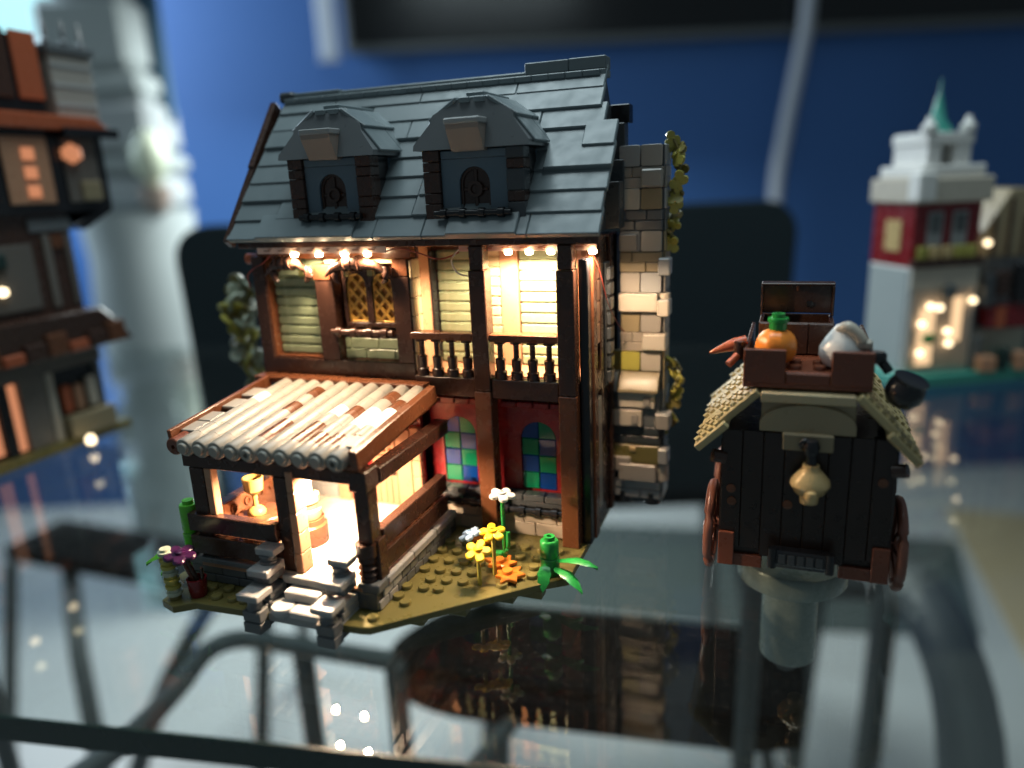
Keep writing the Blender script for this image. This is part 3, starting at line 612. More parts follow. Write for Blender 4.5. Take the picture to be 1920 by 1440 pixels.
def porch_post(x0, x1, y0, y1, mt, z0=2.2, z1=7.45):
    p = box('porch_post', house, x0, x1, y0, y1, z0, z1, mt); return p
porch_post(-29.35, -28.45, 28.2, 29.1, 'dark_brown'); porch_post(-29.3, -28.4, 35.9, 36.8, 'dark_brown'); porch_post(-28.43, -27.95, 28.25, 28.75, 'nougat', 3.9)
p = porch_post(-24.0, -23.2, 28.2, 29.0, 'dark_brown')
for k in range(5): box('brick', p, -23.18, -22.75, 28.15, 29.05, 2.22 + k * 1.12, 3.32 + k * 1.12, 'nougat', .04)
p = porch_post(-19.3, -18.5, 28.2, 29.1, 'dark_brown', 4.4, 7.2)
lathe('turned_base', p, (-19.0, 28.4, 2.2), ((.45, 0), (.45, .3), (.36, .4), (.52, .55), (.36, .7), (.52, .9), (.36, 1.05), (.5, 1.25), (.42, 1.4), (.55, 1.5), (.55, 2.2)), 'dark_brown', 14)
box('base_block', p, -18.9, -18.35, 28.5, 29.3, 2.22, 4.5, 'dark_brown')
box('head_block', p, -19.4, -18.4, 28.0, 29.2, 7.2, 8.25, 'dark_brown')
box('porch_beam', house, -29.7, -19.4, 28.2, 28.9, 7.47, 8.2, 'dark_brown')
for x0, x1 in ((-19.15, -18.35), (-29.5, -28.7)):
    box('porch_beam', house, x0, x1, 29.25, 37.1, 7.22, 8.05, 'dark_brown')
    for z0, z1 in ((3.85, 4.85), (2.55, 3.6)): box('porch_rail', house, x0 + .15, x1 - .05, 29.15, 36.5, z0, z1, 'dark_brown')
for z0, z1 in ((3.85, 4.85), (2.55, 3.6)): box('porch_rail', house, -29.75, -24.02, 27.95, 28.5, z0, z1, 'dark_brown')
box('rail_cap', house, -18.98, -18.46, 29.4, 36.0, 3.61, 3.7, 'brown'); 
bn = box('bench_back', house, -28.7, -28.45, 29.3, 35.6, 3.0, 4.9, 'brown')
for k in range(5): lathe('peg', bn, (-28.45, 30 + k * 1.1, 4.4), ((.26, 0), (.26, .14), (.15, .15), (.15, .05)), 'brown', 12, (0, math.pi / 2, 0))
# back of the porch
bk = box('porch_back', house, -30.6, -20.3, 37.3, 37.6, .9, 9.4, 'dark_red', 0)
box('masonry_dado', bk, -30.5, -26.4, 37.1, 37.3, 2.2, 3.9, 'dark_grey')
for k in range(3):
    for j in range(2): box('brick', bk, -30.4 + k * 1.33 + j * .3, -29.12 + k * 1.33 + j * .3, 37.02, 37.1, 2.25 + j * .82, 3.03 + j * .82, 'grey')
box('pilaster', bk, -26.3, -25.4, 36.9, 37.3, 2.2, 7.4, 'nougat'); box('pilaster', bk, -21.85, -20.85, 36.8, 37.3, 2.2, 7.3, 'nougat')
for k in range(5): box('brick', bk, -20.83, -20.25, 36.85, 37.3, 2.22 + k * 1.05, 3.24 + k * 1.05, 'nougat')
dr = box('door', house, -23.7, -21.95, 37.08, 37.28, 2.22, 7.1, 'brown')
for k in range(4): box('plank', dr, -23.66 + k * .43, -23.26 + k * .43, 36.98, 37.08, 2.25, 5.4, 'nougat', .03)
g = Multi(); o = (-22.8, 37, 6.2)
for k in range(4): g.box(-23.5 + k * .44, -23.38 + k * .44, 36.96, 37.06, 5.55, 6.95, o); g.box(-23.55, -22.05, 36.97, 37.07, 5.55 + k * .43, 5.66 + k * .43, o)
g.done('lattice', dr, o, 'nougat'); lathe('handle', dr, (-22.15, 36.95, 4.4), ((.12, 0), (.16, .1), (.05, .2)), 'black', 10, (math.pi / 2, 0, 0))
# porch roof of round tubes
y0r, z0r, y1r, z1r = 27.45, 8.85, 36.4, 9.78
pr = poly('porch_roof', house, (-24, 32, 8.6), [(x, y, z) for y, zb in ((28.0, 8.32), (36.9, 9.25)) for z in (zb, zb + .18) for x in (-29.9, -18.7)], [(0, 1, 3, 2), (4, 6, 7, 5), (0, 4, 5, 1), (2, 3, 7, 6), (0, 2, 6, 4), (1, 5, 7, 3)], 'brown')
NS = 8; seg = (y1r - y0r) / NS; pa = math.atan2(z1r - z0r, y1r - y0r)
special = {(4, 1): 'brown', (4, 2): 'brown', (6, 1): 'brown', (6, 2): 'brown', (7, 1): 'brown', (8, 1): 'brown', (9, 1): 'brown', (3, 4): 'brown', (3, 6): 'brown', (7, 4): 'brown', (8, 6): 'brown', (9, 5): 'brown', (5, 2): 'tube_grey', (0, 5): 'white', (6, 4): 'white', (8, 3): 'white', (8, 4): 'white', (9, 3): 'white', (9, 4): 'white'}
tprof = ((.5, 0), (.5, round(seg - .012, 3)))
tprof_end = ((.0, -.16), (.28, -.16), (.31, -.12), (.31, .0), (.45, .0), (.5, .06), (.5, round(seg - .012, 3)))
hprof = ((.14, .12), (.14, -.16), (.29, -.16), (.31, -.12), (.31, .0), (.45, .0), (.5, .06), (.5, round(seg - .012, 3)))
for c_ in range(10):
    for k in range(NS):
        mt = special.get((c_, k), 'tube_grey'); x = -28.65 + c_ * 1.0
        y = y0r + k * seg + (c_ % 3) * 0; z = z0r + (z1r - z0r) * k / NS
        link('roof_tube', lathe_mesh((hprof if c_ in (4, 9) else tprof_end) if k == 0 else tprof, mt, 14, 'roof_tube'), pr, (x, y, z)).rotation_euler = (-math.pi / 2 + pa, 0, 0)
lathe('roof_tube', pr, (-29.62, 27.7, 8.72), ((.12, .2), (.12, 0), (.42, 0), (.48, .06), (.48, 1.1)), 'red_brown', 14, (-math.pi / 2 + pa, 0, 0))
for (x0, x1, mt, a, b) in ((-30.2, -29.95, 'brown', 28.0, 36.4), (-18.95, -18.5, 'brown', 27.6, 36.2)):
    L = b - a; o = link('verge_board', box_mesh(x1 - x0, L, .95, mt, .04, 'verge_board'), pr, ((x0 + x1) / 2, (a + b) / 2, z0r + (z1r - z0r) * ((a + b) / 2 - y0r) / (y1r - y0r) + .12)); o.rotation_euler = (pa, 0, 0)
for (x, y) in ((-29.5, 29.3), (-29.55, 30.6), (-29.5, 32.5), (-29.55, 34.2), (-19.55, 28.9)):
    o = link('roof_tile', box_mesh(.9, 1.2, .2, 'tube_grey', .04, 'roof_tile'), pr, (x, y, 9.05 + (y - 28) * .104 + (.25 if x > -25 else .12))); o.rotation_euler = (pa, 0, 0)
cb = box('cap_beam', house, -31.1, -26.2, 36.2, 37.24, 9.95, 10.28, 'brown'); box('cap_beam', house, -26.18, -19.3, 36.2, 37.24, 9.95, 10.28, 'brown')
# steps
for xa, xb in ((-24.8, -23.75), (-20.5, -19.45)):
    ck = box('step_cheek', house, xa + .08, xb - .08, 25.9, 28.0, .06, 1.3, 'charcoal')
    box('brick', ck, xa, xb, 25.6, 26.4, .02, .62, 'dark_grey'); box('brick', ck, xa, xb, 25.65, 26.4, .64, 1.24, 'dark_grey')
    for k, (z0, z1) in enumerate(((.62, 1.0), (1.02, 1.4), (1.42, 1.8))): box('brick', ck, xa + .02, xb - .02, 26.42 + k * .12, 27.98, z0, z1, 'grey', .04)
    lathe('baluster_brick', ck, ((xa + xb) / 2, 26.05, 1.26), ((.4, 0), (.44, .06), (.36, .2), (.36, .42), (.46, .56)), 'dark_grey', 14)
    box('cap_slab', ck, xa - .1, xb + .1, 25.5, 26.75, 1.84, 2.2, 'grey')
    box('brick', ck, xa, xb, 26.75, 27.95, 2.22, 2.62, 'dark_grey'); box('cap_slab', ck, xa - .1, xb + .1, 26.45, 27.75, 2.66, 3.04, 'grey')
    lathe('baluster_brick', ck, ((xa + xb) / 2, 27.45, 3.05), ((.44, 0), (.44, .14), (.34, .2), (.34, .34), (.44, .38), (.44, .46)), 'dark_grey', 14)
    box('cap_slab', ck, xa - .02, xb + .08, 27.15, 28.05, 3.52, 3.9, 'grey'); box('brick', ck, xa, xb, 27.6, 28.02, 2.6, 3.06, 'grey')
st = box('steps', house, -23.73, -20.52, 26.6, 27.9, .3, 1.3, 'dark_grey', 0)
box('riser', st, -23.7, -20.55, 26.2, 26.6, .5, .98, 'grey'); box('tread', st, -23.2, -21.2, 26.95, 27.85, 1.31, 1.84, 'light_grey', .06)
lathe('tread', st, (-22.95, 26.5, .99), stack_prof(.6, .38), 'light_grey', 18); box('tread', st, -22.3, -20.6, 26.05, 26.92, .99, 1.38, 'light_grey', .06)
box('threshold', st, -23.7, -20.55, 27.6, 27.95, 1.86, 2.3, 'grey')

# ------------------------------------------------------------------ lamps on the house
def led_strip(label, x0, x1, leds, y, z, power, down=True):
    t = thing('led_strip', label, 'light strip', ((x0 + x1) / 2, y, z), 'LED strips stuck on the brick house')
    box('circuit_board', t, x0, x1, y - .06, y + .06, z - .16, z + .2, 'board_pink', .02)
    g = Multi(); o = ((x0 + x1) / 2, y, z); n = int((x1 - x0) / 1.0)
    for k in range(n):
        u = x0 + .5 + k * (x1 - x0 - .6) / n; g.box(u, u + .45, y - .075, y - .058, z - .02, z + .05, o); g.box(u + .3, u + .55, y - .075, y - .058, z + .09, z + .15, o)
    g.done('copper_trace', t, o, 'copper')
    for k, x in enumerate(leds):
        lathe('led', t, (x, y - .0, z - .36), ((.14, 0), (.22, .06), (.22, .2)), 'led', 8); pw_ = power * (.95 if x > -10 else 1)
        l = bpy.data.lights.new('led_light', 'SPOT'); l.spot_size = math.radians(168); l.spot_blend = .35; l.energy = pw_; l.color = (1, .71, .46); l.shadow_soft_size = .22 * S
        lo = bpy.data.objects.new('led_light', l); COL.objects.link(lo); lo.parent = t; lo.location = (Vector((x, y - .05, z - .42)) - POS[t]) * S
    return t
led_strip('LED strip of four glowing lights above the lattice window', -29.9, -21.2, (-27.3, -25.6, -23.9, -22.4), 36.62, 17.9, .2)
led_strip('LED strip over the balcony behind the two dark posts', -17.3, -9.5, (-14.4, -13.2, -12.0, -9.72), 37.85, 17.8, .4)
led_strip('LED strip hidden under the porch roof', -25.2, -20.0, (-23.4, -21.5), 30.2, 8.12, .85)
def cable(label, pts, mat='wire_red', r=.045):
    c = tube('cable', None, pts, r, mat, 6); tag(c, label, 'cable', 'thin wires of the LED lights'); return c
cable('red wire sagging from the left end of the upper LED strip', [(-29.0, 36.6, 17.65), (-29.6, 36.6, 17.2), (-30.4, 36.75, 16.9), (-31.2, 37.0, 16.4), (-31.6, 37.6, 15.6)])
cable('red wire running along the eave between the two upper LED strips', [(-21.2, 36.6, 17.8), (-20.5, 36.85, 17.95), (-19.4, 36.9, 17.7), (-18.2, 37.2, 17.3), (-17.3, 37.8, 17.6)])
cable('white loop of wire hanging beside the middle post', [(-17.3, 37.8, 17.75), (-17.6, 37.4, 17.2), (-17.2, 37.3, 16.5), (-16.5, 37.6, 16.3)], 'wire_white')
cable('dark red wire slanting down across the right side wall', [(-9.9, 37.9, 17.7), (-9.7, 39, 16.6), (-9.55, 40.5, 14.4), (-9.4, 42.5, 12.8), (-9.3, 43.6, 12.2)], r=.028)

# ------------------------------------------------------------------ things in the porch
def goblet(label, x, y, z, mat, s=1.0):
    t = thing('goblet', label, 'goblet', (x, y, z))
    lathe('foot', t, (x, y, z), ((.5 * s, 0), (.52 * s, .1), (.42 * s, .3), (.16, .48)), mat, 16); lathe('stem', t, (x, y, z + .48), ((.16, 0), (.14, .3), (.18, .62)), mat, 12)
    lathe('bowl', t, (x, y, z + 1.1), ((.2, 0), (.5 * s, .28), (.58 * s, 1.0), (.5 * s, 1.02), (.42 * s, .4)), mat, 16); return t
def round_table(label, x, y, z0, h, r, mat):
    t = thing('round_table', label, 'table', (x, y, z0))
    lathe('pedestal', t, (x, y, z0), ((.8, 0), (.8, .2), (.5, .3), (.5, h - .5)), 'brown', 14); lathe('tabletop', t, (x, y, z0 + h - .5), ((r * .9, 0), (r, .06), (r, .34), (r * .96, .4)), mat, 22)
    return t
round_table('brown round table with amber goblet inside the porch', -26.7, 30.2, 2.2, 2.2, 1.3, 'brown')
goblet('glowing amber goblet standing on the round table in the porch', -26.85, 30.0, 4.31, 'amber_glass')
t = thing('barrel', 'stepped brown barrel carrying the pale candle beside the porch entrance', 'barrel', (-24.6, 31.4, 2.2))
lathe('body', t, (-24.6, 31.4, 2.2), ((.95, 0), (1.02, .1), (1.02, 1.1), (.9, 1.2), (.9, 1.5)), 'brown', 20); lathe('collar', t, (-24.6, 31.4, 3.7), ((.75, 0), (.8, .1), (.8, .5), (.6, .6), (.6, .95), (.75, 1.0), (.75, 1.35)), 'nougat', 18)
t = thing('candle', 'pale candle with frilled top on the brown barrel in the porch', 'candle', (-24.6, 31.4, 5.06))
lathe('wax', t, (-24.6, 31.4, 5.06), ((.4, 0), (.42, .1), (.42, .8), (.55, .9), (.42, 1.05), (.5, 1.25), (.36, 1.6)), 'white', 14); lathe('wick', t, (-24.6, 31.4, 6.66), ((.12, 0), (.14, .2), (.02, .6)), 'amber_glass', 10)

# ------------------------------------------------------------------ garden
def petals(n, r0, r1, th=.1):
    out = []; N = n * 6
    for k in range(N):
        a = 2 * math.pi * k / N; s = abs(math.cos(n * a / 2)) ** .6; rr = r0 + (r1 - r0) * s; out.append((rr * math.cos(a), rr * math.sin(a)))
    return out
def flower(label, x, y, z0, h, mat, stem, r=.95, tilt=(0, 0, 0), centre=True):
    t = thing('flower', label, 'flower', (x, y, z0))
    cyl('stem', t, (x, y, z0), (x, y, z0 + h), .12, stem, 8)
    o = prism('blossom', t, [(x + a, y + b) for a, b in petals(5, .5 * r, r)], 'z', z0 + h - .02, z0 + h + .22, mat, .06); o.rotation_euler = tilt
    if centre: lathe('eye', t, (x, y, z0 + h + .2), ((.26, 0), (.26, .1), (.14, .11), (.14, .05)), mat, 12)
    return t
flower('yellow flower on a short olive stem, lower and nearer of the two yellow ones', -14.5, 31.75, .9, 1.85, 'yellow', 'olive_yellow', .72, (.5, 0, .3))
flower('yellow flower on a taller olive stem, behind the lower yellow one', -14.1, 32.9, .9, 2.4, 'yellow', 'olive_yellow', .72, (.25, -.1, .8))
t = flower('white flower on a tall green stem before the grey stone wall', -14.0, 34.2, .9, 4.0, 'white', 'green', .75, (.05, .1, .2))
tube('leaf_stalk', t, [(-14.0, 34.2, 1.6), (-13.75, 34.1, 2.0), (-13.7, 34.1, 2.9)], .12, 'green', 8); box('leaf_base', t, -14.8, -14.1, 34.0, 34.4, 1.0, 1.6, 'green')
flower('light blue flower tilted low beside the orange leaves', -15.95, 34.0, .9, 1.5, 'light_blue', 'green', .68, (.1, -.35, 0))
def leaf_plate(label, x, y, rot, z=1.02):
    t = thing('leaf_plate', label, 'leaf', (x, y, z), 'orange leaf pieces on the garden plate')
    pts = []
    for k in range(14):
        a = 2 * math.pi * k / 14 + rot; r = (1.0, .62)[k % 2] * (1 if math.cos(a - rot) > -.3 else .7); pts.append((x + r * math.cos(a), y + r * math.sin(a)))
    prism('blade', t, pts, 'z', z + .1, z + .32, 'orange', .04); lathe('knob', t, (x, y, z + .3), STUD, 'orange', 12); lathe('peg', t, (x, y, z - .1), ((.3, 0), (.3, .25)), 'orange', 10)
leaf_plate('orange leaf piece at the back beside the porch wall', -16.0, 35.6, .4, 1.3); leaf_plate('orange leaf piece behind the yellow flower stems', -14.1, 33.6, 1.2); leaf_plate('orange leaf piece at the front edge of the garden plate', -13.3, 32.7, .2, .95)
def big_leaf(name, parent, base, tip, wid, mat, droop=.3):
    b, e = Vector(base), Vector(tip); d = e - b; side_ = d.cross(Vector((0, 0, 1))).normalized(); V = []; n = 7
    for k in range(n + 1):
        t = k / n; p = b + d * t + Vector((0, 0, droop * math.sin(math.pi * t))); w_ = wid * math.sin(math.pi * min(1, .08 + .92 * t)) ** .7 * (1.08 if k % 2 else .92)
        for s, dz in ((-1, .0), (0, .1), (1, .0), (0, -.12)): V.append(p + side_ * w_ * s + Vector((0, 0, dz)))
    Fc = []
    for k in range(n):
        for j in range(4): Fc.append((4 * k + j, 4 * k + (j + 1) % 4, 4 * k + 4 + (j + 1) % 4, 4 * k + 4 + j))
    Fc += [(0, 1, 2, 3), (4 * n + 3, 4 * n + 2, 4 * n + 1, 4 * n)]
    return poly(name, parent, base, V, Fc, mat, sharp=.9)
t = thing('leafy_plant', 'green round-stemmed plant with three serrated leaves at the garden corner', 'plant', (-11.3, 33.9, .9))
lathe('stalk', t, (-11.3, 33.9, .9), ((.48, 0), (.52, .06), (.52, .95), (.46, 1.0), (.46, 1.05), (.5, 1.1), (.5, 1.9), (.44, 1.98), (.3, 2.0), (.3, 2.2), (.14, 2.2), (.14, 2.0)), 'green', 16)
big_leaf('leaf', t, (-10.8, 33.8, 1.75), (-8.6, 33.6, 1.75), .34, 'green', .22); big_leaf('leaf', t, (-10.95, 33.6, 1.4), (-9.2, 32.7, .75), .36, 'green', .25); big_leaf('leaf', t, (-11.4, 33.45, 1.6), (-11.3, 32.5, .5), .36, 'green', .2)
# left front corner
t = thing('leafy_plant', 'lime green round-brick plant at the left corner of the porch', 'plant', (-30.0, 28.4, .9))
lathe('stalk', t, (-30.2, 28.6, .9), ((.42, 0), (.5, .08), (.5, 1.5), (.4, 1.6), (.5, 1.7), (.52, 2.5), (.42, 2.6), (.5, 2.7), (.5, 4.1), (.46, 4.2), (.3, 4.22), (.3, 4.42)), 'lime', 16)
big_leaf('leaf', t, (-30.4, 28.1, 2.5), (-32.0, 26.8, 2.1), .5, 'lime', .3); big_leaf('leaf', t, (-30.2, 28.0, 2.6), (-30.6, 26.4, 1.9), .4, 'lime', .25)
t = thing('stacked_stem', 'olive stack of round plates standing beside the purple flower', 'plant', (-29.55, 26.0, .9))
for k in range(7): lathe('round_plate', t, (-29.5 - k * .06, 26.1 + k * .03, 1.1 + k * .36), ((.36, 0), (.4, .04), (.4, .2), (.28, .22), (.28, .36)), 'olive_yellow' if k % 3 else 'leaf_pale', 12)
t = thing('potted_flower', 'purple flower on brown stalks in a dark red pot', 'flower', (-28.5, 26.7, .9))
lathe('pot', t, (-28.5, 26.7, .9), ((.42, 0), (.44, .1), (.52, 1.0), (.44, 1.02), (.42, .7)), 'dark_red', 16)
tube('stalk', t, [(-28.6, 26.7, 1.6), (-28.9, 26.6, 2.4), (-29.0, 26.5, 3.2)], .13, 'red_brown', 8); tube('stalk', t, [(-28.4, 26.7, 1.6), (-28.6, 26.6, 2.4), (-28.8, 26.5, 3.2)], .12, 'dark_brown', 8); tube('stalk', t, [(-28.3, 26.7, 1.5), (-28.0, 26.6, 2.0), (-27.85, 26.5, 2.7)], .09, 'dark_brown', 8)
o = prism('blossom', t, [(-29.0 + a, 26.4 + b) for a, b in petals(5, .5, .85)], 'z', 3.18, 3.42, 'purple', .06); o.rotation_euler = (.15, .1, .3); lathe('eye', t, (-29.0, 26.4, 3.42), ((.26, 0), (.26, .1), (.2, .14)), 'purple', 12)

# climbing plants
def ivy(label, path, mats, n, size, seed):
    r_ = random.Random(seed); t = thing('climbing_plant', label, 'plant', path[0]); tube('vine', t, path, .1, 'olive', 6)
    P_ = [Vector(p) for p in path]
    for k in range(n):
        u = k / (n - 1) * (len(P_) - 1); i = min(int(u), len(P_) - 2); p = P_[i].lerp(P_[i + 1], u - i) + Vector((r_.uniform(-.35, .35), r_.uniform(-.4, .4), r_.uniform(-.2, .2))) * size
        me_k = ('leafcube', round(size, 2), mats[k % len(mats)])
        if me_k not in CACHE:
            bm = bmesh.new(); pts = petals(3, .42 * size, .8 * size); A = [bm.verts.new((x * S, y * S, .08 * S)) for x, y in pts]; B = [bm.verts.new((x * S, y * S, -.08 * S)) for x, y in pts]
            bm.faces.new(A); bm.faces.new(B[::-1]); N = len(pts)
            for q in range(N): bm.faces.new((A[q], B[q], B[(q + 1) % N], A[(q + 1) % N]))
            bmesh.ops.recalc_face_normals(bm, faces=bm.faces); CACHE[me_k] = finish(bm, 'leaf', mats[k % len(mats)])
        o = link('leaf', CACHE[me_k], t, p); o.rotation_euler = (r_.uniform(.6, 2.4), r_.uniform(-.6, .6), r_.uniform(0, 6.28))
    return t
ivy('olive creeper climbing the upper right edge of the chimney', [(-6.7, 45.0, 23.2), (-6.3, 45.0, 22.0), (-6.6, 45, 20.2), (-6.75, 45, 18.6), (-6.9, 45, 17.2)], ['olive_yellow', 'olive_yellow', 'olive'], 17, .62, 3)
ivy('olive creeper hanging low on the right edge of the chimney', [(-6.6, 45.0, 10.2), (-6.3, 45.0, 9.0), (-6.6, 45, 7.4), (-6.8, 45, 5.8)], ['olive_yellow', 'olive', 'olive_yellow'], 12, .62, 4)
ivy('pale leafy climber behind the left corner of the house', [(-38.0, 44.5, 14.6), (-38.6, 44, 13.4), (-38.2, 44, 12), (-38.4, 44, 10.6), (-37.8, 44, 9.2), (-37.6, 44, 6), (-37.2, 44.4, 2.5), (-36.5, 44.6, .02)], ['leaf_pale', 'olive', 'leaf_pale', 'olive_yellow'], 46, 1.25, 5)
# ------------------------------------------------------------------ the wagon
wg = thing('toy_wagon', 'dark brown brick-built wagon with tan thatched roof and red wheels', 'toy wagon', (1.2, 41.5, 0))
WX = 1.2
body = box('body', wg, -2.8, 5.1, 37.0, 46.0, 1.95, 8.6, 'wagon_brown', 0)
for k in range(8): box('plank', body, -2.85 + k, -1.87 + k, 36.78, 37.0, 1.97 + (.0 if 1 < k < 6 else .35), 8.75, 'wagon_brown', .03)
for sx, xo in ((-1, -2.8), (1, 5.1)):
    for k in range(9): box('plank', body, *sorted((xo, xo + sx * .12)), 37.0 + k, 37.98 + k, 2.3, 8.1, 'wagon_brown', .03)
for x0, x1 in ((-2.9, -.7), (2.95, 5.2)):
    box('sole_bar', wg, x0, x1, 36.75, 46, 1.25, 1.93, 'red_brown')
    box('corner_block', wg, x0 if x0 < 0 else x1 - .8, x0 + .8 if x0 < 0 else x1, 36.6, 36.77, 1.3, 3.2, 'red_brown')
box('axle', wg, -3.2, 5.5, 38.8, 39.2, 2.3, 2.7, 'dark_brown'); box('axle', wg, -3.2, 5.5, 44.0, 44.4, 2.3, 2.7, 'dark_brown')
cp = box('coupling', wg, -.25, 2.55, 36.0, 36.75, 1.95, 2.75, 'black', .1)
for x in (-.2, 2.5): cyl('end_pin', cp, (x, 36.1, 1.8), (x, 36.1, 2.85), .22, 'black', 12)
for k in range(5): box('rib', cp, .1 + k * .44, .42 + k * .44, 35.95, 36.0, 2.1, 2.6, 'charcoal', .02)
box('tow_beam', wg, -.3, 2.6, 36.8, 38, 1.4, 1.94, 'charcoal')
for x, z in ((-2.35, 5.6), (-2.3, 4.9), (4.6, 6.6), (.4, 5.0)): lathe('pin_hole', wg, (x, 36.77, z), ((.24, 0), (.24, .06), (.12, .07)), 'brown', 12, (math.pi / 2, 0, 0))
for sx, x in ((-1, -3.0), (1, 5.3)):
    cyl('lamp_bracket', wg, (x - sx * .3, 36.9, 7.2), (x + sx * .3, 36.7, 7.35), .35, 'dark_brown', 12)
# wheels
def wheel(x, y, z, r, sx):
    wm = tube('wheel', wg, [(x, y + r * math.cos(a), z + r * math.sin(a)) for a in [2 * math.pi * k / 28 for k in range(29)]], .26, 'wheel_red', 8, sub=1, origin=(x, y, z))
    for k in range(8):
        a = math.pi / 4 * k; cyl('spoke', wm, (x - sx * .2, y, z), (x, y + r * .95 * math.cos(a), z + r * .95 * math.sin(a)), .14, 'wheel_red', 6)
    cyl('hub', wm, (x - sx * .6, y, z), (x + sx * .12, y, z), .42, 'wheel_red', 12)
wheel(-3.45, 39.0, 2.5, 2.2, -1); wheel(5.75, 39.0, 2.5, 2.2, 1); wheel(-3.45, 44.2, 2.5, 2.2, -1); wheel(5.75, 44.2, 2.5, 2.2, 1)
# roof: front arch, hanging block, thatched slabs
n = 14
arc = [(-1.05, 9.35), (3.2, 9.35)] + [(WX - .1 + 2.13 * math.cos(math.pi * k / n), 9.36 + .95 * math.sin(math.pi * k / n)) for k in range(1, n)]
prism('roof_arch', wg, [(-1.1, 8.9), (3.25, 8.9), (3.25, 9.34)] + arc[2:] + [(-1.1, 9.34)], 'y', 36.5, 37.4, 'dark_tan', .03)
box('roof_spandrel', wg, -1.05, 3.2, 36.75, 46, 9.4, 10.35, 'dark_tan'); box('roof_ridge', wg, -1.1, 3.15, 36.45, 46, 10.37, 10.85, 'tan')
box('hanging_block', wg, -.0, 2.3, 36.3, 36.78, 8.05, 8.88, 'dark_tan'); box('hanging_block', wg, -.02, 2.28, 36.4, 36.9, 8.6, 8.92, 'dark_tan')
for sx, xt, xb in ((-1, -1.15, -4.15), (1, 3.2, 6.1)):
    zt_, zb_ = 10.75, 7.85; L = math.hypot(xb - xt, zt_ - zb_); an = math.atan2(zt_ - zb_, abs(xb - xt))
    ux = Vector(((xb - xt) / L, 0, (zb_ - zt_) / L)); nn = Vector((sx * math.sin(an), 0, math.cos(an)))
    for (t0, t1, y0, off) in ((.0, .6, 36.5, .1), (.52, 1.0, 36.2, -.1)):
        c = Vector((xt, (y0 + 46) / 2, zt_)) + ux * L * (t0 + t1) / 2 + nn * off
        sl = link('roof_slab', box_mesh(L * (t1 - t0), 46 - y0, .4, 'thatch_tan', .06, 'roof_slab'), wg, c); sl.rotation_euler = (0, sx * an, 0)
        bm = bmesh.new(); nr = int(L * (t1 - t0) / .42)
        for r_ in range(nr):
            for q in range(int(46 - y0)):
                xx = -L * (t1 - t0) / 2 + .26 + r_ * .42; yy = -(46 - y0) / 2 + .5 + q
                if q % 4 == 3: continue
                k = bmesh.ops.create_cube(bm, size=1); M = Matrix.Translation(Vector((xx * (1 if sx > 0 else 1), yy, .24)) * S) @ Matrix.Rotation(.35, 4, 'Z') @ Matrix.Diagonal((.24 * S, .74 * S, .2 * S, 1)); bmesh.ops.transform(bm, matrix=M, verts=k['verts'])
        th = link('thatch', finish(bm, 'thatch', 'thatch_tan'), wg, c); th.rotation_euler = (0, sx * an, 0)
# tray on the roof
tr = box('tray', wg, -2.0, 3.85, 37.0, 44.5, 10.95, 11.3, 'red_brown')
box('front_panel', tr, -1.98, -.03, 36.85, 37.1, 11.2, 12.9, 'red_brown'); box('front_panel', tr, 1.98, 3.83, 36.85, 37.1, 11.2, 12.9, 'red_brown'); box('front_panel', tr, -.02, 1.97, 36.87, 37.1, 11.2, 11.75, 'red_brown')
for xo in (-2.0, 3.65): box('side_panel', tr, xo, xo + .2, 37.1, 44.4, 11.3, 12.8, 'dark_brown')
for x in (.4, 1.5):
    for y in (37.7, 38.7): link('stud', lathe_mesh(STUD, 'red_brown', 12, 'stud'), tr, (x, y, 11.8))
box('tray_deck', tr, -1.7, 3.6, 37.12, 44, 11.3, 11.79, 'red_brown')
ch = thing('chest', 'open dark brown chest with raised lid on the wagon roof', 'chest', (.3, 42, 11.8))
box('box_front', ch, -1.5, 2.2, 40.8, 41.0, 11.8, 13.5, 'dark_brown'); box('box_side', ch, -1.5, -1.3, 41.0, 43.4, 11.8, 13.5, 'dark_brown'); box('box_side', ch, 2.0, 2.2, 41.0, 43.4, 11.8, 13.5, 'dark_brown'); box('box_back', ch, -1.5, 2.2, 43.4, 43.6, 11.8, 13.5, 'dark_brown')
for k in range(3): box('front_plank', ch, -1.45 + k * 1.22, -.27 + k * 1.22, 40.7, 40.8, 11.85, 13.45, 'dark_brown')
ld = box('lid', ch, -1.5, 2.2, 43.2, 43.45, 13.6, 15.2, 'dark_brown')
for x0, x1 in ((-1.5, -1.38), (2.08, 2.2)): box('lid_cheek', ch, x0, x1, 42.3, 43.2, 13.6, 15.2, 'dark_brown')
box('lid_top', ch, -1.5, 2.2, 42.3, 43.2, 15.2, 15.35, 'dark_brown'); box('lid_rib', ch, .28, .42, 42.4, 43.2, 14.9, 15.18, 'brown')
lathe('keyhole', ch, (1.0, 43.18, 14.1), ((.2, 0), (.2, .05), (.1, .06)), 'black', 12, (math.pi / 2, 0, 0))
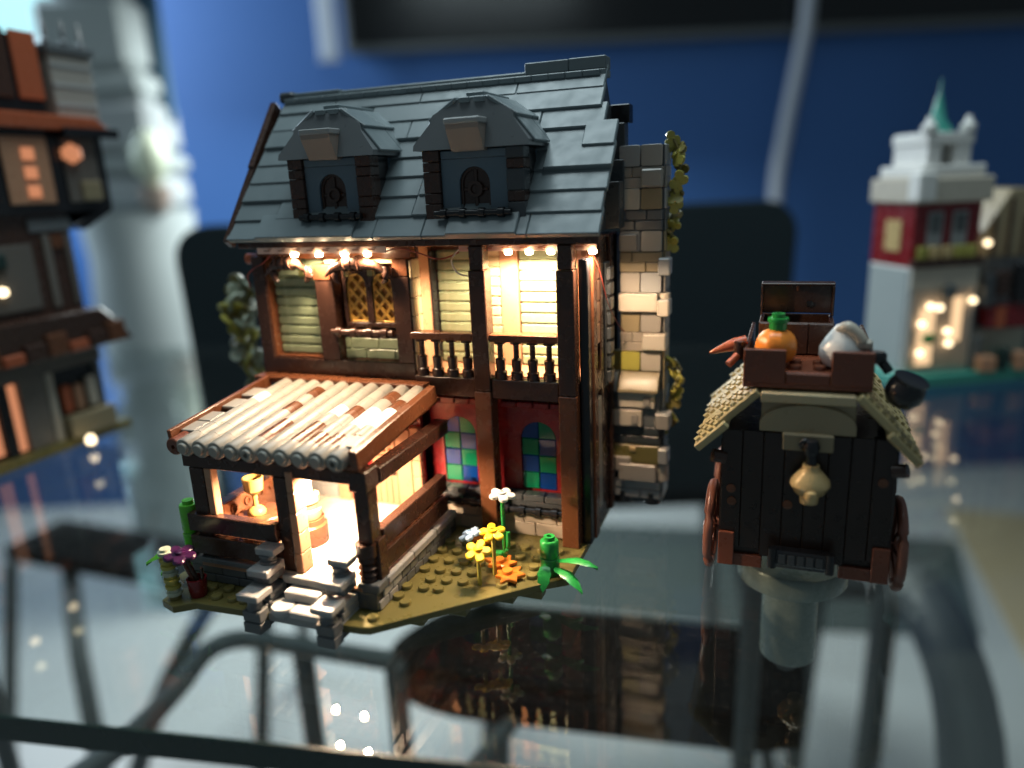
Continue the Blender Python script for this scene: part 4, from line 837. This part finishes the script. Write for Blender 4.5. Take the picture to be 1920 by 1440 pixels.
# loads on the tray
t = thing('pumpkin', 'orange pumpkin with green stalk in the wagon tray', 'pumpkin', (-.55, 38.3, 11.8))
bm = bmesh.new(); N, M_ = 24, 10; vs = []
for i in range(M_ + 1):
    ph = math.pi * i / M_
    for k in range(N):
        a = 2 * math.pi * k / N; lob = 1 - .1 * (abs(math.cos(4 * a)) ** 6); r = (1.03 * math.sin(ph) ** .8 if 0 < i < M_ else .02) * lob
        vs.append(bm.verts.new((r * math.cos(a) * S, r * math.sin(a) * S, (.95 + .92 * -math.cos(ph)) * S)))
for i in range(M_):
    for k in range(N): bm.faces.new((vs[i * N + k], vs[i * N + (k + 1) % N], vs[(i + 1) * N + (k + 1) % N], vs[(i + 1) * N + k]))
bmesh.ops.recalc_face_normals(bm, faces=bm.faces); link('rind', finish(bm, 'rind', 'orange', 1.4), t, (-.55, 38.3, 11.8))
lathe('stalk', t, (-.5, 38.3, 13.6), ((.4, 0), (.42, .05), (.42, .35), (.5, .4), (.5, .6), (.32, .62), (.32, .82), (.16, .82), (.16, .7)), 'green', 12)
t = thing('white_sack', 'white rounded sack with bent cream top beside the pumpkin', 'sack', (2.5, 38.4, 11.8))
lathe('bag', t, (2.5, 38.4, 11.8), ((.4, 0), (.85, .15), (1.08, .6), (1.05, 1.05), (.8, 1.5), (.5, 1.9), (.35, 2.1)), 'white', 20)
tube('bent_top', t, [(2.3, 38.2, 13.6), (2.6, 38.0, 13.85), (3.0, 37.9, 13.6), (3.3, 37.85, 13.2)], .3, 'warm_white', 10, [.25, .32, .3, .3]); box('knuckle', t, 2.95, 3.75, 37.6, 38.2, 12.85, 13.3, 'warm_white', .1)
t = thing('carrot', 'reddish orange pointed carrot sticking out on the left of the wagon tray', 'carrot', (-2.3, 38.5, 12.4))
tube('root', t, [(-1.95, 38.6, 12.9), (-2.5, 38.5, 12.75), (-3.1, 38.4, 12.55), (-3.75, 38.3, 12.3)], .3, 'rust', 10, [.32, .34, .22, .06]); cyl('clip', t, (-2.3, 38.1, 12.1), (-2.3, 38.1, 13.0), .25, 'dark_brown', 10); cyl('peg', t, (-2.35, 38.0, 12.3), (-2.75, 37.6, 11.9), .2, 'rust', 10)
t = thing('black_pot', 'round black pot hanging out on the right of the wagon tray', 'pot', (4.7, 37.6, 11.5))
lathe('bowl', t, (4.95, 37.4, 10.35), ((.3, 0), (.62, .12), (.84, .5), (.86, .95), (.74, 1.3), (.8, 1.45), (.6, 1.46)), 'black', 18, (.2, .35, 0))
tube('handle', t, [(3.7, 37.6, 12.5), (4.1, 37.5, 12.4), (4.5, 37.4, 11.9)], .22, 'black', 10); lathe('knob', t, (3.95, 37.5, 12.3), ((.3, 0), (.42, .15), (.42, .4), (.3, .55)), 'black', 12)
t = thing('hanging_lantern', 'pearl gold round lantern hanging on a black bracket at the wagon front', 'lantern', (1.35, 36.1, 5.5))
lathe('body', t, (1.35, 36.05, 5.55), ((.42, 0), (.44, .2), (.45, .35), (.7, .55), (.93, .95), (.88, 1.2), (.55, 1.6), (.4, 1.75), (.38, 1.95)), 'pearl', 22); lathe('spout_knob', t, (1.4, 35.2, 6.2), ((.0, -.35), (.22, -.26), (.32, 0), (.24, .24), (0, .33)), 'pearl', 14)
cyl('spout', t, (1.38, 35.8, 6.3), (1.4, 35.3, 6.2), .22, 'pearl', 12)
cyl('bracket', t, (1.35, 36.1, 7.45), (1.3, 36.1, 8.3), .27, 'black', 12); lathe('bracket_ball', t, (1.3, 36.0, 8.0), ((0, -.1), (.3, .05), (.42, .4), (.3, .75), (0, .85)), 'black', 14); tube('bracket_hook', t, [(1.3, 36.0, 8.6), (1.0, 35.9, 8.75), (.85, 35.95, 8.5), (1.0, 36.1, 8.3)], .14, 'black', 8)

# ------------------------------------------------------------------ models in the background
bt = thing('toy_house', 'tall dark timber-framed toy building with orange lit windows at the left', 'toy house', (-66, 45, 0))
X0 = -60
box('base', bt, -76, -59.4, 33, 51.2, 0.002, .8, 'olive')
gf = box('ground_floor', bt, -75, -60.4, 34, 49.5, .8, 8.2, 'black', 0)
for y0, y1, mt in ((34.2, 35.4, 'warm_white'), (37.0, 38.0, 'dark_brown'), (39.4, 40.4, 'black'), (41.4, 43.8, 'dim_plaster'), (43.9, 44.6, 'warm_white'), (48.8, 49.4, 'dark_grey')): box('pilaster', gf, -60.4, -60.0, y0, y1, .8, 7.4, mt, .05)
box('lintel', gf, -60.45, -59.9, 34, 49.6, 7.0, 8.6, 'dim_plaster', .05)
for y0, y1, z0, z1 in ((35.5, 36.9, 1.2, 6.6), (38.1, 39.3, 1.2, 6.6), (40.5, 41.3, 1.0, 6.8)): box('lit_window', gf, -60.45, -60.3, y0, y1, z0, z1, 'orange_glow', .02)
for y0, z0, m_ in ((45.0, 3.6, 'rust'), (46.2, 3.4, 'nougat'), (47.6, 3.8, 'warm_white')): box('shop_figure', gf, -60.3, -59.7, y0, y0 + .9, 3.0, z0 + 2, m_, .2)
box('counter', gf, -60.3, -59.0, 44.7, 49.4, .9, 2.8, 'dark_tan')
rf = prism('low_roof', bt, [(33, 8.6), (52.2, 8.6), (51.0, 10.2), (49.2, 12.0), (33, 12.0)], 'x', -75, -58.2, 'dark_brown', .1)
for k in range(9): box('roof_board', rf, -58.2, -57.7, 33.2 + k * 2, 35 + k * 2, 8.7, 9.6 + (k % 3) * .5, ('rust', 'dark_brown', 'brown')[k % 3], .1)
mfl = box('middle_floor', bt, -75, -60.3, 33, 49.2, 12, 20.4, 'dark_brown', 0)
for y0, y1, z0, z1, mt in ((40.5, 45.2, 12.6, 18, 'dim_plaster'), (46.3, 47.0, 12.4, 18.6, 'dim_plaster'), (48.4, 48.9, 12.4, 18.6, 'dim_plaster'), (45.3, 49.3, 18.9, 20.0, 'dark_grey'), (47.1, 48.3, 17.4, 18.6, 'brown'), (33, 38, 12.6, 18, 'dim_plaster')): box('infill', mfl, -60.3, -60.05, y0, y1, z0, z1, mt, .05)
for k in range(2): lathe('bulb', mfl, (-59.9, 41.8 + k * 9.0 * 0 - k * 4, 14.0 + k), ((0, 0), (.4, .2), (.4, .6), (0, .8)), 'bulb_glow', 10)
box('shrub_box', mfl, -60.2, -59.6, 41.0, 42.6, 16.2, 17.4, 'dark_green', .2)
uf = box('upper_floor', bt, -75, -59.6, 33, 53.6, 20.4, 27.2, 'black', 0)
prism('jetty', uf, [(49.2, 19.2), (53.6, 21.0), (53.6, 20.3), (50.5, 18.8)], 'x', -74, -59.7, 'black', .05)
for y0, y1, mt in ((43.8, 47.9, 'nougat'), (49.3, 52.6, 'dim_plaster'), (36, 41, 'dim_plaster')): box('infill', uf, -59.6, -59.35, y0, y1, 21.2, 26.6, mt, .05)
for k in range(3): box('lit_window', uf, -59.35, -59.2, 45.4, 46.5, 21.7 + k * 1.5, 22.7 + k * 1.5, 'orange_glow', .05)
lathe('lantern_globe', uf, (-59.2, 50.0, 24.4), ((0, 0), (.8, .5), (.8, 1.3), (0, 1.8)), 'orange_glow', 12); box('window_box', uf, -59.4, -59.0, 50.4, 52.4, 21.3, 23, 'dark_tan', .2)
ur = prism('upper_roof', bt, [(33, 27.2), (54.2, 27.2), (52.6, 28.3), (33, 28.6)], 'x', -75, -58.6, 'rust', .1); box('roof_edge', ur, -58.7, -58.3, 49, 54.6, 26.6, 27.4, 'black')
tu = box('turret', bt, -66, -59.8, 50.0, 54.2, 28.3, 33.6, 'light_brick', .1)
for k in range(3): box('string_course', tu, -59.85, -59.7, 50, 54.2, 29.2 + k * 1.6, 29.5 + k * 1.6, 'grey')
box('parapet', tu, -66.2, -59.5, 49.8, 54.5, 33.6, 34.2, 'dark_grey')
for y in (50.2, 52.0, 53.6): lathe('pinnacle', tu, (-60, y, 34.2), ((.3, 0), (.35, .3), (.12, .6), (.2, .9), (.02, 2.2)), 'dark_grey', 8)
at = box('attic', bt, -72, -60.2, 40, 49.3, 28.6, 34.6, 'black', .1)
for y0, y1, mt in ((44.4, 46.5, 'dark_brown'), (46.9, 49.2, 'rust'), (41, 43.5, 'brown')): box('board', at, -60.2, -59.9, y0, y1, 29.6, 34.9, mt, .1)

# right hand model: white clock-tower house on a teal plate
tb = thing('toy_house', 'white and dark red toy corner house with teal spire at the right', 'toy house', (10.7, 80, 0), rot=math.radians(28))
def lb(n_, p_, x0, x1, *a, **k): return box(n_, p_, x0 * .82, x1 * .82, *a, **k)
lb('base', tb, -1.5, 24, -1.5, 12, 0.002, 1.1, 'teal', .05)
g0 = lb('ground_floor', tb, 0, 8.6, 0, 6.6, 1.1, 11.6, 'white', .05)
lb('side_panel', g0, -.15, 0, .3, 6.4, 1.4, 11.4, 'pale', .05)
for x0, x1, z0, z1, mt in ((.5, 8.2, 1.6, 9.4, 'peach'), (0, 8.6, 9.5, 11.6, 'warm_white')): lb('front_panel', g0, x0, x1, -.2, 0, z0, z1, mt, .05)
for x0, x1, z0, z1 in ((5.6, 6.9, 4.2, 8.6), (1.4, 3.4, 2.0, 7.6)): lb('lit_window', g0, x0, x1, -.3, -.2, z0, z1, 'warm_glow', .05)
for x, z in ((2.4, 7.6), (3.6, 7.4), (1.5, 5.9), (1.6, 3.0), (4.9, 5.0), (5.2, 3.8), (7.8, 7.9)): lathe('bulb', g0, (x * .82, -.6, z), ((0, 0), (.3, .15), (.3, .45), (0, .6)), 'bulb_glow', 8)
lb('planter', g0, 1.8, 3.2, -1.0, -.3, 4.2, 5.2, 'green', .2); lb('sign_board', g0, 3.9, 5.4, -.8, -.3, 8.6, 9.8, 'metal_dark', .1)
m0 = lb('upper_floor', tb, .0, 8.4, .2, 6.6, 11.6, 17.6, 'dark_red', .05)
lb('balcony', m0, -.2, 8.6, -.6, .2, 11.6, 12.4, 'dark_brown', .05)
for x in (1.6, 4.7): lb('window', m0, x, x + 1.9, .02, .2, 13.2, 16.8, 'grey', .05); lb('pane', m0, x + .3, x + 1.6, -.04, .02, 14.8, 16.5, 'metal_dark', .02)
for x in (.3, 1.8, 3.4, 4.9, 6.4): lb('flower_box', m0, x, x + 1.3, -.5, -.1, 12.4, 13.6, ('olive_yellow', 'pearl')[int(x) % 2], .2)
lb('side_window', m0, -.12, 0, 2, 4.4, 13, 16, 'pearl', .05)
c0 = lb('cornice', tb, -.5, 8.9, -.6, 7.0, 17.6, 19.9, 'warm_white', .15); lb('cornice_end', c0, -.6, 1.6, -.8, 1, 17.8, 20.4, 'white', .15)
lb('parapet', c0, .2, 8.2, 0, 6.5, 19.9, 21, 'white', .15)
u0 = lb('belfry', tb, 1.2, 2.9, .6, 5.8, 21, 24, 'white', .1); lb('belfry_pier', tb, 4.6, 6.6, .6, 5.8, 21, 23.8, 'white', .1); lb('belfry_back', tb, 2.9, 4.6, 3.2, 5.8, 21, 23.6, 'grey', .05)
lb('belfry_lintel', tb, 1.0, 6.8, .5, 5.9, 22.9, 23.9, 'white', .1)
for x in (1.4, 6.2): lathe('finial', tb, (x * .82, 1.0, 24.0), ((.7, 0), (.7, .5), (.4, .8), (.2, 1.4)), 'white', 10)
lathe('spire', tb, (3.1, 2.6, 23.8), ((1.5, 0), (1.3, .5), (.7, 1.4), (.4, 2.8), (.12, 3.8), (.05, 5)), 'teal', 12)
tb = thing('toy_shop', 'grey gabled toy shop with red awning at the far right edge', 'toy shop', (16.2, 84, 0), rot=math.radians(20))
gz = lb('shop_wall', tb, .6, 10, 1, 7, 1.12, 12, 'dark_grey', .05); lb('awning', tb, 2.4, 8, -.8, 1, 5.2, 7.2, 'dark_red', .1); lb('awning_stripe', tb, 3.4, 4.6, -.84, -.6, 5.2, 7.22, 'rust', .05)
prism('gable', tb, [(.2, 12), (10.4, 12), (6.5, 18.5), (4.0, 18.5)], 'y', .9, 7.1, 'dark_tan', .1); lb('drainpipe', tb, .1, 1.2, .2, 1, 1.2, 11.6, 'black', .1)
for x, z in ((.2, 8.6), (.4, 11.6), (1.6, 13.2)): lathe('bulb', tb, (x, .0, z), ((0, 0), (.3, .15), (.3, .45), (0, .6)), 'bulb_glow', 8)
lb('shop_window', tb, 2.2, 8.5, .9, 1, 2.0, 4.8, 'warm_white', .05); lb('flower_basket', tb, -.4, .8, -.4, .6, 13.6, 15, 'pearl', .3); lb('bench', tb, 1.0, 3.0, -2.4, -1, 1.12, 2.6, 'nougat', .1)
for k, (x, y, z, w_, hh, mt) in enumerate(((1.4, -.6, 7.4, 1.3, 3.2, 'charcoal'), (3.0, -.4, 8.4, 1.6, 2.4, 'dark_brown'), (5.2, -.5, 7.6, 1.5, 4.0, 'black'), (7.2, -.4, 8.2, 1.8, 2.6, 'dark_red'), (.6, -.8, 1.2, 1.2, 3.4, 'metal_dark'), (3.6, -1.6, 1.2, 1.0, 2.2, 'dark_green'), (5.4, -1.8, 1.2, 1.4, 1.8, 'nougat'))):
    lb('shop_ornament', tb, x, x + w_, y - .6, y + .4, z, z + hh, mt, .12)
for k in range(5): lb('gable_beam', tb, 1.2 + k * 1.8, 1.6 + k * 1.8, .7, .9, 12.2, 14.5 + (2 - abs(k - 2)) * 1.6, 'dark_brown', .05)
# loose bits on the glass
t = thing('brick_lamp', 'small glowing bulb lying on the glass in front of the left timber building', 'lamp', (-57.5, 45, 0)); lathe('socket', t, (-57.5, 45, 0.002), ((.4, 0), (.4, .5)), 'grey', 10); lathe('bulb', t, (-57.5, 45, .5), ((.3, 0), (.42, .3), (.25, .7), (0, .8)), 'bulb_glow', 10)
